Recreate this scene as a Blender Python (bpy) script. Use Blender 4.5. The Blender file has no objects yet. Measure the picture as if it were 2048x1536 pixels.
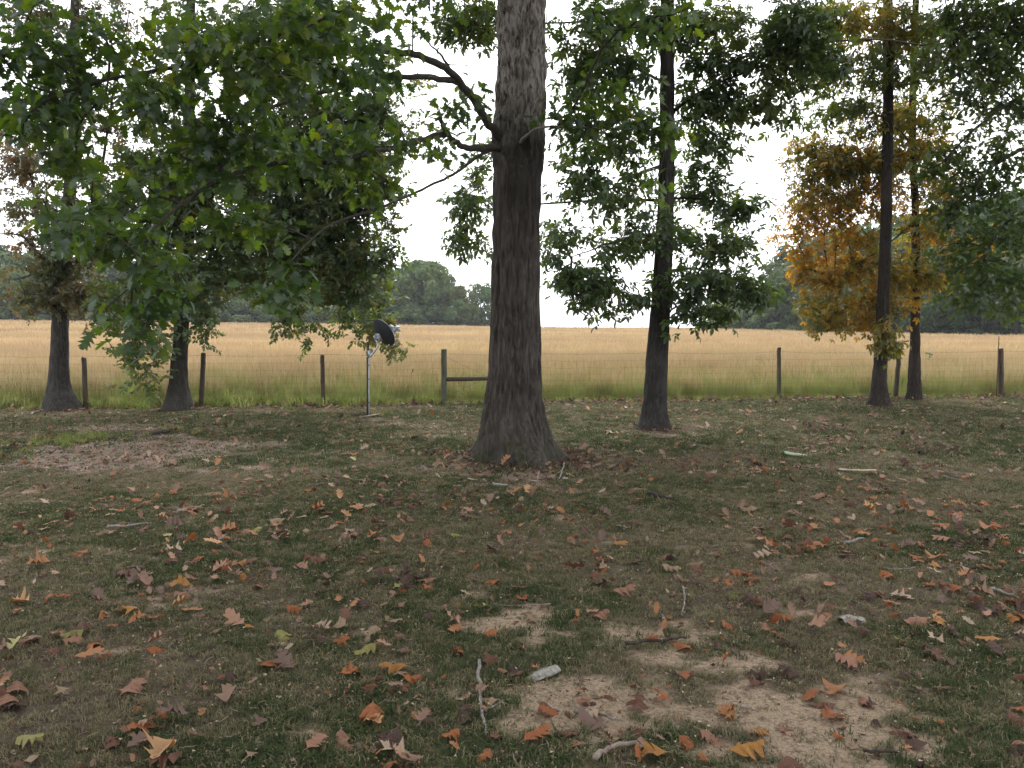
import bpy, math, random
import numpy as np
from mathutils import Vector, Matrix, Euler

sc = bpy.context.scene
R = math.radians
rng = np.random.default_rng(7)
random.seed(7)

# ------------------------------------------------------------------ camera, sky, sun, exposure
F = 1607.0                      # focal length in pixels of the 2048 wide photograph
CAM = np.array([0.0, 0.0, 1.75])
PITCH = math.atan((768 - 645) / F)
cam = bpy.data.cameras.new('camera')
cam.sensor_width = 36.0
cam.lens = 36.0 * F / 2048
cam.clip_start = 0.05
cam.clip_end = 3000
cam_o = bpy.data.objects.new('camera', cam)
sc.collection.objects.link(cam_o)
cam_o.location = CAM
cam_o.rotation_euler = (math.pi / 2 - PITCH, 0, 0)
sc.camera = cam_o

SUN_EL, SUN_AZ = R(52), R(8)     # azimuth measured from +Y towards +X: the sun stands ahead behind cloud
world = bpy.data.worlds.new('World')
sc.world = world
world.use_nodes = True
wn, wl = world.node_tree.nodes, world.node_tree.links
wn.clear()
sky = wn.new('ShaderNodeTexSky'); sky.sky_type = 'NISHITA'; sky.sun_disc = False
sky.sun_elevation = SUN_EL; sky.sun_rotation = SUN_AZ
sky.air_density = 1.0; sky.dust_density = 3.0; sky.ozone_density = 1.0
hs = wn.new('ShaderNodeHueSaturation'); hs.inputs['Saturation'].default_value = 0.12
bg = wn.new('ShaderNodeBackground'); bg.inputs['Strength'].default_value = 0.15
wo = wn.new('ShaderNodeOutputWorld')
cloud = wn.new('ShaderNodeMix'); cloud.data_type = 'RGBA'; cloud.inputs[0].default_value = .6      # even bright cloud over the blue
cloud.inputs[7].default_value = (8.6, 8.7, 9.1, 1)
wl.new(sky.outputs[0], hs.inputs['Color']); wl.new(hs.outputs[0], cloud.inputs[6]); wl.new(cloud.outputs[2], bg.inputs['Color']); wl.new(bg.outputs[0], wo.inputs['Surface'])

sun = bpy.data.lights.new('sun', 'SUN'); sun.energy = 1.1; sun.angle = R(16); sun.color = (1.0, 0.96, 0.9)
sun_o = bpy.data.objects.new('sun', sun); sc.collection.objects.link(sun_o)
sd = Vector((math.sin(SUN_AZ) * math.cos(SUN_EL), math.cos(SUN_AZ) * math.cos(SUN_EL), math.sin(SUN_EL)))
sun_o.rotation_euler = sd.to_track_quat('Z', 'Y').to_euler()
sun_o.location = (0, 0, 40)

sc.view_settings.view_transform = 'Standard'
sc.view_settings.look = 'None'
sc.view_settings.exposure = 1.3
sc.view_settings.gamma = 1.0
sc.view_settings.use_curve_mapping = False
sc.render.engine = 'CYCLES'
sc.cycles.max_bounces = 7
sc.cycles.diffuse_bounces = 4
sc.cycles.glossy_bounces = 2
sc.cycles.transmission_bounces = 5
sc.cycles.transparent_max_bounces = 6
sc.cycles.use_denoising = True
sc.cycles.denoiser = 'OPENIMAGEDENOISE'
sc.cycles.denoising_prefilter = 'NONE'
sc.cycles.denoising_input_passes = 'RGB_ALBEDO_NORMAL'
sc.cycles.sample_clamp_indirect = 4.0

# ------------------------------------------------------------------ helpers
fw = np.array([0, math.cos(PITCH), -math.sin(PITCH)]); up_ = np.array([0, math.sin(PITCH), math.cos(PITCH)])

def P(u, v, Y):
    """point at distance Y ahead that the photograph shows at pixel (u, v)"""
    d = np.array([(u - 1024) / F, 0, 0]) + up_ * ((768 - v) / F) + fw
    return CAM + d * (Y / d[1])

def proj(p):
    q = np.asarray(p, float) - CAM
    z = q @ fw
    zz = np.where(np.abs(z) < 1e-6, 1e-6, z)
    return 1024 + F * q[..., 0] / zz, 768 - F * (q @ up_) / zz, z

def sstep(a, b, x):
    t = np.clip((x - a) / (b - a), 0, 1)
    return t * t * (3 - 2 * t)

def hash3(i, j, k, s=0):
    n = (i.astype(np.int64) * 374761393 + j.astype(np.int64) * 668265263 + k.astype(np.int64) * 2147483647 + s * 974634777) & 0xffffffff
    n = ((n ^ (n >> 13)) * 1274126177) & 0xffffffff
    n = ((n ^ (n >> 16)) * 2246822519) & 0xffffffff
    return ((n ^ (n >> 15)) & 0xffffff) / float(0xffffff)

def vnoise(x, y, z=None, s=0):
    x = np.asarray(x, float); y = np.asarray(y, float)
    z = np.zeros_like(x) if z is None else np.asarray(z, float)
    xi, yi, zi = np.floor(x), np.floor(y), np.floor(z)
    fx, fy, fz = x - xi, y - yi, z - zi
    fx = fx * fx * (3 - 2 * fx); fy = fy * fy * (3 - 2 * fy); fz = fz * fz * (3 - 2 * fz)
    xi = xi.astype(np.int64); yi = yi.astype(np.int64); zi = zi.astype(np.int64)
    r = 0
    for a in (0, 1):
        for b in (0, 1):
            for c in (0, 1):
                w = (fx if a else 1 - fx) * (fy if b else 1 - fy) * (fz if c else 1 - fz)
                r = r + w * hash3(xi + a, yi + b, zi + c, s)
    return r

def fbm(x, y, z=None, o=4, s=0):
    r, a, t = 0, 1.0, 0
    for i in range(o):
        k = 2.03 ** i
        r = r + a * vnoise(x * k, y * k, None if z is None else z * k, s + i)
        t += a; a *= .5
    return r / t

def terrain(x, y):
    x = np.asarray(x, float); y = np.asarray(y, float)
    z = 0.05 * (fbm(x * .25, y * .25, o=2, s=3) - .5) * sstep(24, 12, y)
    z = z + 0.03 * (fbm(x * 1.7, y * 1.7, o=2, s=5) - .5) * sstep(24, 12, y)
    z = z + 0.10 * np.exp(-(((x + 5.6) / 2.4) ** 2 + ((y - 12.3) / 1.6) ** 2))      # low mound of wood chips
    z = z + 0.07 * np.exp(-(((x - .08) / 1.0) ** 2 + ((y - 9.9) / 1.0) ** 2))       # soil heaped round the oak's base
    s = x / np.maximum(y, 5)
    A = np.interp(s, [-.7, -.45, -.1, .05, .3, .6], [1.4, 1.1, .55, .22, -.05, -.35])
    z = z + A * sstep(24, 125, y)
    z = z + .25 * (fbm(x * .03, y * .03, o=2, s=9) - .5) * sstep(24, 60, y)
    z = z - 6.0 * sstep(128, 420, y)
    return z

def G(u, v):
    """point on the ground under pixel (u, v)"""
    d = np.array([(u - 1024) / F, 0, 0]) + up_ * ((768 - v) / F) + fw
    t = CAM[2] / -d[2] if d[2] < 0 else 1e3
    for _ in range(12):
        p = CAM + d * t
        t = (CAM[2] - float(terrain(p[0], p[1]))) / -d[2]
    p = CAM + d * t
    p[2] = float(terrain(p[0], p[1]))
    return p

def mesh_np(name, V, faces, mat=None, attrs=None, smooth=False):
    """faces: list of arrays (n,k)"""
    me = bpy.data.meshes.new(name)
    V = np.asarray(V, np.float32)
    me.vertices.add(len(V)); me.vertices.foreach_set('co', V.ravel())
    faces = [np.asarray(f, np.int32) for f in faces if len(f)]
    if faces:
        loops = np.concatenate([f.ravel() for f in faces])
        tot = np.concatenate([np.full(len(f), f.shape[1], np.int32) for f in faces])
        st = np.concatenate([[0], np.cumsum(tot)[:-1]]).astype(np.int32)
        me.loops.add(len(loops)); me.loops.foreach_set('vertex_index', loops)
        me.polygons.add(len(tot)); me.polygons.foreach_set('loop_start', st)
        if smooth: me.polygons.foreach_set('use_smooth', np.ones(len(tot), bool))
    if attrs:
        for k, a in attrs.items():
            a = np.asarray(a, np.float32)
            if a.ndim == 1:
                at = me.attributes.new(k, 'FLOAT', 'POINT'); at.data.foreach_set('value', a)
            else:
                at = me.attributes.new(k, 'FLOAT_VECTOR', 'POINT'); at.data.foreach_set('vector', a.ravel())
    me.update(calc_edges=True)
    if mat: me.materials.append(mat)
    return me

def tag(o, label=None, cat=None, group=None, kind=None):
    if label: o['label'] = label
    if cat: o['category'] = cat
    if group: o['group'] = group
    if kind: o['kind'] = kind
    return o

def obj(name, me, parent=None, loc=None, rot=None, scale=None):
    o = bpy.data.objects.new(name, me)
    sc.collection.objects.link(o)
    if parent: o.parent = parent
    if loc is not None: o.location = loc
    if rot is not None: o.rotation_euler = rot
    if scale is not None: o.scale = (scale,) * 3 if np.isscalar(scale) else scale
    return o

def thing(name, label, cat, loc, group=None, rz=0):
    o = obj(name, None, loc=loc, rot=(0, 0, rz))
    o.empty_display_size = .2
    return tag(o, label, cat, group)

class MB:
    """collects shapes into one mesh"""
    def __init__(s): s.V = []; s.F3 = []; s.F4 = []; s.n = 0; s.A = []
    def add(s, V, F3=(), F4=(), a=0.0):
        V = np.asarray(V, float)
        if len(F3): s.F3.append(np.asarray(F3) + s.n)
        if len(F4): s.F4.append(np.asarray(F4) + s.n)
        s.V.append(V); s.A.append(np.full(len(V), a) if np.isscalar(a) else np.asarray(a)); s.n += len(V)
    def tube(s, pts, rad, sides=6, cap=True, a=0.0, wob=0.0):
        pts = np.asarray(pts, float); n = len(pts)
        rad = np.full(n, rad) if np.isscalar(rad) else np.asarray(rad, float)
        T = np.gradient(pts, axis=0); T /= np.linalg.norm(T, axis=1)[:, None] + 1e-9
        ref = np.array([0, 0, 1.]) if abs(T[0][2]) < .9 else np.array([1., 0, 0])
        ang = np.linspace(0, 2 * math.pi, sides, endpoint=False)
        V = np.zeros((n, sides, 3))
        for i in range(n):
            b = ref - T[i] * (ref @ T[i]); b /= np.linalg.norm(b) + 1e-9
            ref = b; c = np.cross(T[i], b)
            rr = rad[i] * (1 + wob * (rng.random(sides) - .5)) if wob else rad[i]
            V[i] = pts[i] + (np.outer(np.cos(ang) * rr, b) + np.outer(np.sin(ang) * rr, c))
        i, j = np.meshgrid(np.arange(n - 1), np.arange(sides), indexing='ij')
        j2 = (j + 1) % sides
        F4 = np.stack([i * sides + j, i * sides + j2, (i + 1) * sides + j2, (i + 1) * sides + j], -1).reshape(-1, 4)
        V = V.reshape(-1, 3); F3 = []
        if cap:
            V = np.vstack([V, pts[0], pts[-1]])
            for j in range(sides):
                F3.append((n * sides, (j + 1) % sides, j)); F3.append((n * sides + 1, (n - 1) * sides + j, (n - 1) * sides + (j + 1) % sides))
        s.add(V, F3, F4, a)
    def box(s, c, d, rot=None, a=0.0):
        q = np.array([[x, y, z] for x in (-.5, .5) for y in (-.5, .5) for z in (-.5, .5)]) * np.asarray(d)
        if rot is not None: q = q @ np.array(rot).T
        s.add(q + np.asarray(c), [], [(0, 1, 3, 2), (4, 6, 7, 5), (0, 4, 5, 1), (2, 3, 7, 6), (0, 2, 6, 4), (1, 5, 7, 3)], a)
    def mesh(s, name, mat=None, smooth=False, attr=None):
        return mesh_np(name, np.vstack(s.V), [np.vstack(f) for f in (s.F3, s.F4) if f], mat, {attr: np.concatenate(s.A)} if attr else None, smooth)

# ------------------------------------------------------------------ materials
class NT:
    def __init__(s, name):
        s.m = bpy.data.materials.new(name); s.m.use_nodes = True
        s.t = s.m.node_tree; s.n = s.t.nodes; s.l = s.t.links; s.n.clear()
        s.out = s.n.new('ShaderNodeOutputMaterial')
    def new(s, typ, **kw):
        n = s.n.new(typ)
        for k, v in kw.items(): setattr(n, k, v)
        return n
    def put(s, sock, v):
        if isinstance(v, bpy.types.NodeSocket): s.l.new(v, sock)
        elif isinstance(v, (tuple, list)) and len(v) == 3 and sock.type == 'RGBA': sock.default_value = (*v, 1)
        else: sock.default_value = v
    def coord(s, which='Object'): return s.new('ShaderNodeTexCoord').outputs[which]
    def pos(s): return s.new('ShaderNodeNewGeometry').outputs['Position']
    def mapv(s, v, scale=(1, 1, 1), loc=(0, 0, 0)):
        n = s.new('ShaderNodeMapping'); s.put(n.inputs['Vector'], v); n.inputs['Scale'].default_value = scale; n.inputs['Location'].default_value = loc
        return n.outputs[0]
    def noise(s, v, scale, detail=4, rough=.6, dist=0.0):
        n = s.new('ShaderNodeTexNoise'); s.put(n.inputs['Vector'], v)
        n.inputs['Scale'].default_value = scale; n.inputs['Detail'].default_value = detail
        n.inputs['Roughness'].default_value = rough; n.inputs['Distortion'].default_value = dist
        return n.outputs[0]
    def ramp(s, f, stops, interp='LINEAR'):
        n = s.new('ShaderNodeValToRGB'); s.put(n.inputs[0], f); e = n.color_ramp; e.interpolation = interp
        while len(e.elements) < len(stops): e.elements.new(.5)
        for el, (p, c) in zip(e.elements, stops):
            el.position = p; el.color = (*c, 1) if not np.isscalar(c) else (c, c, c, 1)
        return n.outputs[0]
    def mix(s, f, a, b, mode='MIX'):
        n = s.new('ShaderNodeMix'); n.data_type = 'RGBA'; n.blend_type = mode
        s.put(n.inputs[0], f); s.put(n.inputs[6], a); s.put(n.inputs[7], b)
        return n.outputs[2]
    def math(s, op, a, b=0.0, clamp=False):
        n = s.new('ShaderNodeMath'); n.operation = op; n.use_clamp = clamp
        s.put(n.inputs[0], a); s.put(n.inputs[1], b)
        return n.outputs[0]
    def attr(s, name, typ='GEOMETRY'):
        n = s.new('ShaderNodeAttribute'); n.attribute_name = name; n.attribute_type = typ
        return n.outputs['Fac']
    def rand(s): return s.new('ShaderNodeObjectInfo').outputs['Random']
    def bsdf(s, col, rough=.8, spec=.3, metal=0.0, bump=None, bstr=.3, bdist=.01):
        n = s.new('ShaderNodeBsdfPrincipled'); s.put(n.inputs['Base Color'], col); s.put(n.inputs['Roughness'], rough)
        s.put(n.inputs['Specular IOR Level'], spec); s.put(n.inputs['Metallic'], metal)
        if bump is not None:
            b = s.new('ShaderNodeBump'); b.inputs['Strength'].default_value = bstr; b.inputs['Distance'].default_value = bdist
            s.l.new(bump, b.inputs['Height']); s.l.new(b.outputs[0], n.inputs['Normal'])
        return n.outputs[0]
    def done(s, sh, vol=None):
        s.l.new(sh, s.out.inputs['Surface'])
        return s.m

def leaf_mat(name, cols, clump=None, trans=.45, tcol=1.6, gloss=.12, nscale=.9, yellow=(1.15, 1.2, .45)):
    """cols: leaf colours picked per leaf; clump: colours that sprays lean towards"""
    t = NT(name)
    r = t.rand()
    c = t.ramp(r, [(i / max(1, len(cols) - 1), k) for i, k in enumerate(cols)])
    if clump:
        n = t.noise(t.pos(), nscale, 2, .5)
        f = t.ramp(n, [(.42, 0.0), (.62, 1.0)])
        r2 = t.math('FRACT', t.math('MULTIPLY', r, 7.31))
        f = t.math('MULTIPLY', f, t.math('ADD', t.math('MULTIPLY', r2, .7), .3))
        c2 = t.ramp(t.math('FRACT', t.math('MULTIPLY', r, 3.7)), [(i / max(1, len(clump) - 1), k) for i, k in enumerate(clump)])
        c = t.mix(f, c, c2)
    v = t.noise(t.coord('Object'), 40, 2, .5)
    c = t.mix(.35, c, t.ramp(v, [(.3, .35), (.7, 1.0)]), 'MULTIPLY')
    d = t.new('ShaderNodeBsdfDiffuse'); t.put(d.inputs[0], c)
    tr = t.new('ShaderNodeBsdfTranslucent'); t.put(tr.inputs[0], t.mix(1.0, c, tuple(tcol * x for x in yellow), 'MULTIPLY'))
    m1 = t.new('ShaderNodeMixShader'); m1.inputs[0].default_value = trans
    t.l.new(d.outputs[0], m1.inputs[1]); t.l.new(tr.outputs[0], m1.inputs[2])
    g = t.new('ShaderNodeBsdfGlossy'); g.inputs['Roughness'].default_value = .42; g.inputs['Color'].default_value = (.9, .95, 1, 1)
    fr = t.new('ShaderNodeLayerWeight'); fr.inputs[0].default_value = .5
    m2 = t.new('ShaderNodeMixShader'); t.put(m2.inputs[0], t.math('ADD', t.math('MULTIPLY', t.math('POWER', fr.outputs['Facing'], 4.0), gloss * .8), gloss * .3, clamp=True))
    t.l.new(m1.outputs[0], m2.inputs[1]); t.l.new(g.outputs[0], m2.inputs[2])
    return t.done(m2.outputs[0])

def bark_mat(name, dark, mid, light, vs=1.0, plates=False):
    t = NT(name)
    p = t.pos()
    q = t.mapv(p, (26 * vs, 26 * vs, 4.5 * vs))
    n = t.noise(q, 1.0, 5, .65, .6)
    c = t.ramp(n, [(.3, dark), (.5, mid), (.72, light)])
    n2 = t.noise(p, 1.6, 3, .6)
    c = t.mix(t.ramp(n2, [(.45, 0.0), (.7, .55)]), c, light)
    if plates:
        z = t.new('ShaderNodeSeparateXYZ'); t.l.new(p, z.inputs[0])
        f = t.math('MULTIPLY', t.math('SUBTRACT', z.outputs[2], 3.3), .9, clamp=True)
        pl = t.ramp(t.noise(t.mapv(p, (22, 22, 7)), 1.0, 4, .6, .8), [(.35, (.03, .024, .02)), (.47, (.11, .094, .08)), (.6, (.22, .20, .185))])
        c = t.mix(f, c, pl)
        st_ = t.ramp(t.math('MULTIPLY', z.outputs[2], .2), [(.50, 0.0), (.66, .6), (.78, .9), (.82, 0.0)])
        st_ = t.math('MULTIPLY', st_, t.ramp(t.noise(t.mapv(p, (3, 3, .8)), 1.0, 3, .6), [(.35, 0.2), (.6, 1.0)]))
        c = t.mix(st_, c, (.016, .014, .013))
        fz = t.math('SUBTRACT', 1.0, t.math('MULTIPLY', z.outputs[2], 1.6), clamp=True)
        fz = t.math('MULTIPLY', fz, t.ramp(t.noise(p, 5, 4, .6), [(.4, 0.0), (.6, .8)]))
        c = t.mix(fz, c, (.035, .042, .016))
    lich = t.ramp(t.noise(p, 9, 4, .7), [(.62, 0.0), (.7, .5)])
    c = t.mix(lich, c, (.10, .105, .085))
    b = t.noise(t.mapv(p, (60 * vs, 60 * vs, 14 * vs)), 1.0, 5, .7)
    return t.done(t.bsdf(c, .92, .15, bump=b, bstr=.8, bdist=.012))

M = {}
M['oak_bark'] = bark_mat('oak_bark', (.011, .009, .008), (.044, .037, .032), (.10, .088, .078), 1.0, True)
M['hickory_bark'] = bark_mat('hickory_bark', (.012, .011, .010), (.032, .029, .026), (.065, .061, .056), 1.3)
M['slim_bark'] = bark_mat('slim_bark', (.014, .011, .010), (.036, .029, .025), (.065, .055, .048), 1.5)
M['grey_bark'] = bark_mat('grey_bark', (.015, .013, .012), (.04, .036, .032), (.08, .077, .07), 1.4)
M['twig_bark'] = bark_mat('twig_bark', (.025, .02, .016), (.05, .042, .035), (.085, .078, .065), 2.0)
M['dead_wood'] = bark_mat('dead_wood', (.08, .07, .06), (.20, .18, .16), (.36, .34, .31), 2.0)
M['dark_wood'] = bark_mat('dark_wood', (.02, .016, .013), (.05, .042, .036), (.09, .08, .07), 2.0)
M['oak_leaf'] = leaf_mat('oak_leaf', [(.018, .042, .013), (.028, .064, .015), (.026, .056, .024), (.05, .09, .018), (.022, .048, .02)],
                         [(.08, .135, .018), (.055, .11, .018), (.12, .14, .016)], trans=.55, tcol=2.5, yellow=(1.35, 1.15, .35))
M['hickory_leaf'] = leaf_mat('hickory_leaf', [(.035, .062, .022), (.05, .088, .03), (.045, .078, .035)], [(.08, .12, .028), (.10, .12, .028)], trans=.45, tcol=2.0, yellow=(1.25, 1.15, .45))
M['small_leaf'] = leaf_mat('small_leaf', [(.045, .075, .03), (.065, .11, .035), (.055, .09, .045), (.08, .11, .04)],
                           [(.13, .14, .04), (.08, .13, .04), (.14, .10, .04)], trans=.45, tcol=2.0, yellow=(1.25, 1.15, .45))
M['russet_leaf'] = leaf_mat('russet_leaf', [(.06, .08, .035), (.08, .105, .04), (.09, .085, .045)], [(.17, .11, .05), (.16, .09, .05), (.10, .11, .04)], trans=.45, tcol=1.8, yellow=(1.2, 1.0, .6))
M['amber_leaf'] = leaf_mat('amber_leaf', [(.06, .10, .022), (.16, .16, .025), (.36, .22, .025), (.08, .12, .022), (.28, .20, .025)],
                           [(.52, .24, .025), (.46, .28, .03), (.40, .17, .025)], trans=.5, nscale=.6, yellow=(1.2, 1.0, .4))
M['mixed_leaf'] = leaf_mat('mixed_leaf', [(.05, .095, .024), (.07, .12, .026), (.12, .14, .026), (.06, .09, .026)], [(.34, .19, .03), (.20, .19, .03)], trans=.5, tcol=2.0, nscale=.7, yellow=(1.2, 1.05, .4))
M['dark_oak_leaf'] = leaf_mat('dark_oak_leaf', [(.03, .06, .016), (.045, .082, .018), (.06, .095, .02)], [(.09, .13, .02), (.075, .10, .02)], trans=.5, tcol=2.0, yellow=(1.25, 1.15, .45))

# ------------------------------------------------------------------ instanced stuff (grass, litter, far leaves)
def scatter(name, pts, rot, scl, idx, sources, tint=None, parent=None, kind='stuff', label=None):
    """one object whose points carry copies of the meshes in sources"""
    col = bpy.data.collections.new(name + '_sources')
    for i, (me) in enumerate(sources):
        o = bpy.data.objects.new('source_%s_%02d' % (name, i), me); col.objects.link(o)
    at = {'rot': rot, 'scl': scl, 'idx': idx, 'tint': tint if tint is not None else np.zeros(len(pts))}
    me = mesh_np(name, pts, [], None, at)
    o = obj(name, me, parent)
    if sources[0].materials: me.materials.append(sources[0].materials[0])
    g = bpy.data.node_groups.new(name + '_nodes', 'GeometryNodeTree')
    g.interface.new_socket('Geometry', in_out='INPUT', socket_type='NodeSocketGeometry')
    g.interface.new_socket('Geometry', in_out='OUTPUT', socket_type='NodeSocketGeometry')
    n, l = g.nodes, g.links
    gi, go = n.new('NodeGroupInput'), n.new('NodeGroupOutput')
    ip = n.new('GeometryNodeInstanceOnPoints')
    ci = n.new('GeometryNodeCollectionInfo'); ci.inputs['Collection'].default_value = col
    ci.inputs['Separate Children'].default_value = True; ci.inputs['Reset Children'].default_value = True
    def na(nm, ty):
        k = n.new('GeometryNodeInputNamedAttribute'); k.data_type = ty; k.inputs['Name'].default_value = nm
        return next(s for s in k.outputs if s.enabled and s.name == 'Attribute')
    l.new(gi.outputs[0], ip.inputs['Points']); l.new(ci.outputs[0], ip.inputs['Instance'])
    ip.inputs['Pick Instance'].default_value = True
    l.new(na('idx', 'FLOAT'), ip.inputs['Instance Index'])
    e = n.new('FunctionNodeEulerToRotation'); l.new(na('rot', 'FLOAT_VECTOR'), e.inputs[0]); l.new(e.outputs[0], ip.inputs['Rotation'])
    l.new(na('scl', 'FLOAT'), ip.inputs['Scale'])
    l.new(ip.outputs[0], go.inputs[0])
    md = o.modifiers.new('scatter', 'NODES'); md.node_group = g
    o['kind'] = kind
    if label: o['label'] = label
    return o

# ------------------------------------------------------------------ the ground
def sand_mask(x, y):
    """bare sandy patches, defined where they lie on the lawn"""
    m = np.zeros_like(x)
    for (u, v, ru, rv, k) in ((990, 1240, 110, 55, .8), (1330, 1270, 190, 35, .85), (1640, 1225, 120, 22, .5), (1200, 1430, 230, 75, 1.15), (1560, 1440, 280, 85, 1.3), (1800, 1490, 150, 60, 1.0), (1380, 1430, 200, 60, 1.0), (1490, 1330, 160, 30, .7), (1900, 1290, 150, 20, .5),
                              (560, 1170, 200, 20, .35), (300, 1330, 260, 40, .3), (1350, 1090, 160, 12, .45), (700, 1330, 130, 25, .35), (980, 860, 150, 8, .3)):
        c = G(u, v); a = G(u + ru, v); b1 = G(u, v - rv); b2 = G(u, v + rv)
        rx = abs(a[0] - c[0]); ry = (b1[1] - b2[1]) / 2; cy = (b1[1] + b2[1]) / 2
        m = np.maximum(m, k * np.exp(-(((x - c[0]) / rx) ** 2 + ((y - cy) / ry) ** 2) * .9))
    n = fbm(x * 2.2, y * 2.2, o=4, s=21)
    n3 = fbm(x * 7, y * 7, o=4, s=23)
    return np.clip(sstep(.30, .90, m * 1.0 + (n - .5) * 1.3 + (n3 - .5) * 1.9 - .06), 0, 1)

def chip_mask(x, y):
    """the worn patch strewn with wood chips by the left trees"""
    m = np.zeros_like(x)
    for (u, v, ru, rv, k) in ((250, 902, 260, 26, 1.2), (120, 925, 220, 20, 1.0), (200, 858, 170, 10, .9), (700, 850, 170, 10, .5), (1010, 955, 170, 22, .8), (1300, 868, 90, 9, .7), (1750, 815, 90, 6, .7), (520, 925, 150, 16, .5)):
        c = G(u, v); a = G(u + ru, v); b1 = G(u, v - rv); b2 = G(u, v + rv)
        rx = abs(a[0] - c[0]); ry = (b1[1] - b2[1]) / 2; cy = (b1[1] + b2[1]) / 2
        m = np.maximum(m, k * np.exp(-(((x - c[0]) / rx) ** 2 + ((y - cy) / ry) ** 2) * .8))
    n = fbm(x * 1.6, y * 1.6, o=4, s=31)
    n3 = fbm(x * 7, y * 7, o=3, s=33)
    return sstep(.25, .75, m * .85 + (n - .5) * 1.4 + (n3 - .5) * .7)

# the fence line over the ground
FL = G(170, 818); FR = G(2001, 794)
def fence_y(x):
    return FL[1] + (x - FL[0]) * (FR[1] - FL[1]) / (FR[0] - FL[0])

def green_noise(x, y):
    g = .06 * sstep(7, 13, y) + .55 * fbm(x * .8, y * .8, o=4, s=41) + .45 * fbm(x * 4.5, y * 4.5, o=3, s=43)
    uu = 1024 + F * x / np.maximum(y, 1)
    return g

def build_ground():
    def axis(parts):
        a = [parts[0][0]]
        for s0, s1, st in parts:
            n = max(1, int(round((s1 - s0) / st))); a += list(np.linspace(s0, s1, n + 1)[1:])
        return np.array(a)
    xs = axis([(-600, -200, 40), (-200, -60, 8), (-60, -20, 2), (-20, -9, .25), (-9, 9, .065), (9, 20, .25), (20, 60, 2), (60, 200, 8), (200, 600, 40)])
    ys = axis([(-40, -2, 2), (-2, 2, .3), (2, 12, .055), (12, 22, .12), (22, 40, .6), (40, 160, 3), (160, 700, 20)])
    X, Y = np.meshgrid(xs, ys)
    Z = terrain(X, Y)
    near = sstep(22, 10, Y) * (Y > 1)
    sm, cm = sand_mask(X, Y), chip_mask(X, Y)
    Z = Z + near * (.014 * (fbm(X * 9, Y * 9, o=3, s=11) - .5)) * (1 - .5 * sm)
    n, m = len(ys), len(xs)
    i, j = np.meshgrid(np.arange(n - 1), np.arange(m - 1), indexing='ij')
    F4 = np.stack([i * m + j, i * m + j + 1, (i + 1) * m + j + 1, (i + 1) * m + j], -1).reshape(-1, 4)
    V = np.stack([X, Y, Z], -1).reshape(-1, 3)
    fld = sstep(-.2, .5, Y - fence_y(X))
    grn = green_noise(X, Y)
    t = NT('ground')
    p = t.pos()
    fine = t.noise(p, 55, 6, .75); mid = t.noise(p, 7, 5, .6); big = t.noise(p, 1.1, 3, .6)
    soil = t.ramp(fine, [(.3, (.022, .016, .012)), (.5, (.06, .043, .033)), (.68, (.13, .098, .073))])
    thatch = t.ramp(t.noise(p, 90, 5, .8), [(.3, (.035, .03, .02)), (.5, (.10, .082, .056)), (.7, (.22, .18, .125))])
    c = t.mix(t.ramp(mid, [(.4, 0.0), (.6, .7)]), soil, thatch)
    gr = t.ramp(fine, [(.3, (.035, .045, .022)), (.7, (.08, .10, .045))])
    c = t.mix(t.ramp(t.attr('green'), [(.42, 0.0), (.62, .6)]), c, gr)
    chips = t.ramp(t.noise(t.mapv(p, (40, 90, 60)), 1.0, 4, .8), [(.35, (.08, .055, .045)), (.5, (.21, .155, .125)), (.68, (.40, .32, .27))])
    c = t.mix(t.math('MULTIPLY', t.attr('chip'), .85), c, chips)
    sand = t.ramp(t.noise(p, 70, 6, .8), [(.33, (.11, .078, .054)), (.47, (.29, .215, .15)), (.72, (.45, .355, .26))])
    sf = t.math('MULTIPLY', t.attr('sand'), t.ramp(t.noise(p, 22, 4, .7), [(.36, .25), (.5, 1.0)]))
    c = t.mix(sf, c, sand)
    hay = t.ramp(t.noise(p, 4, 5, .7), [(.3, (.22, .23, .09)), (.7, (.38, .34, .17))])
    c = t.mix(t.attr('field'), c, hay)
    b = t.noise(p, 60, 6, .8)
    mat = t.done(t.bsdf(c, .95, .1, bump=b, bstr=.7, bdist=.02))
    me = mesh_np('ground', V, [F4], mat, {'sand': sm.ravel(), 'chip': cm.ravel(), 'field': fld.ravel(), 'green': grn.ravel()}, True)
    o = obj('ground', me); tag(o, kind='structure')
build_ground()

def zat(x, y): return terrain(x, y)

# short lawn grass: tufts of blades
def tuft(name, mat, blades, h, spread, w, lean, seed):
    r = np.random.default_rng(seed); b = MB()
    for k in range(blades):
        a = r.random() * 6.28; d = r.random() ** .5 * spread
        base = np.array([math.cos(a) * d, math.sin(a) * d, -.004])
        hh = h * (.5 + .7 * r.random()); la = r.random() * 6.28; ln = lean * (.3 + r.random()) * hh
        o = np.array([math.cos(la) * ln, math.sin(la) * ln, 0])
        side = np.array([-math.sin(la + r.normal() * .6), math.cos(la), 0]) * w * .5 * (.7 + .6 * r.random())
        mid = base + o * .35 + np.array([0, 0, hh * .6]); tip = base + o + np.array([0, 0, hh * (1 - .35 * lean)])
        b.add([base - side, base + side, mid - side * .8, mid + side * .8, tip], [(2, 3, 4)], [(0, 1, 3, 2)], [0, 0, .6, .6, 1])
    return b.mesh(name, mat, attr='h')

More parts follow.
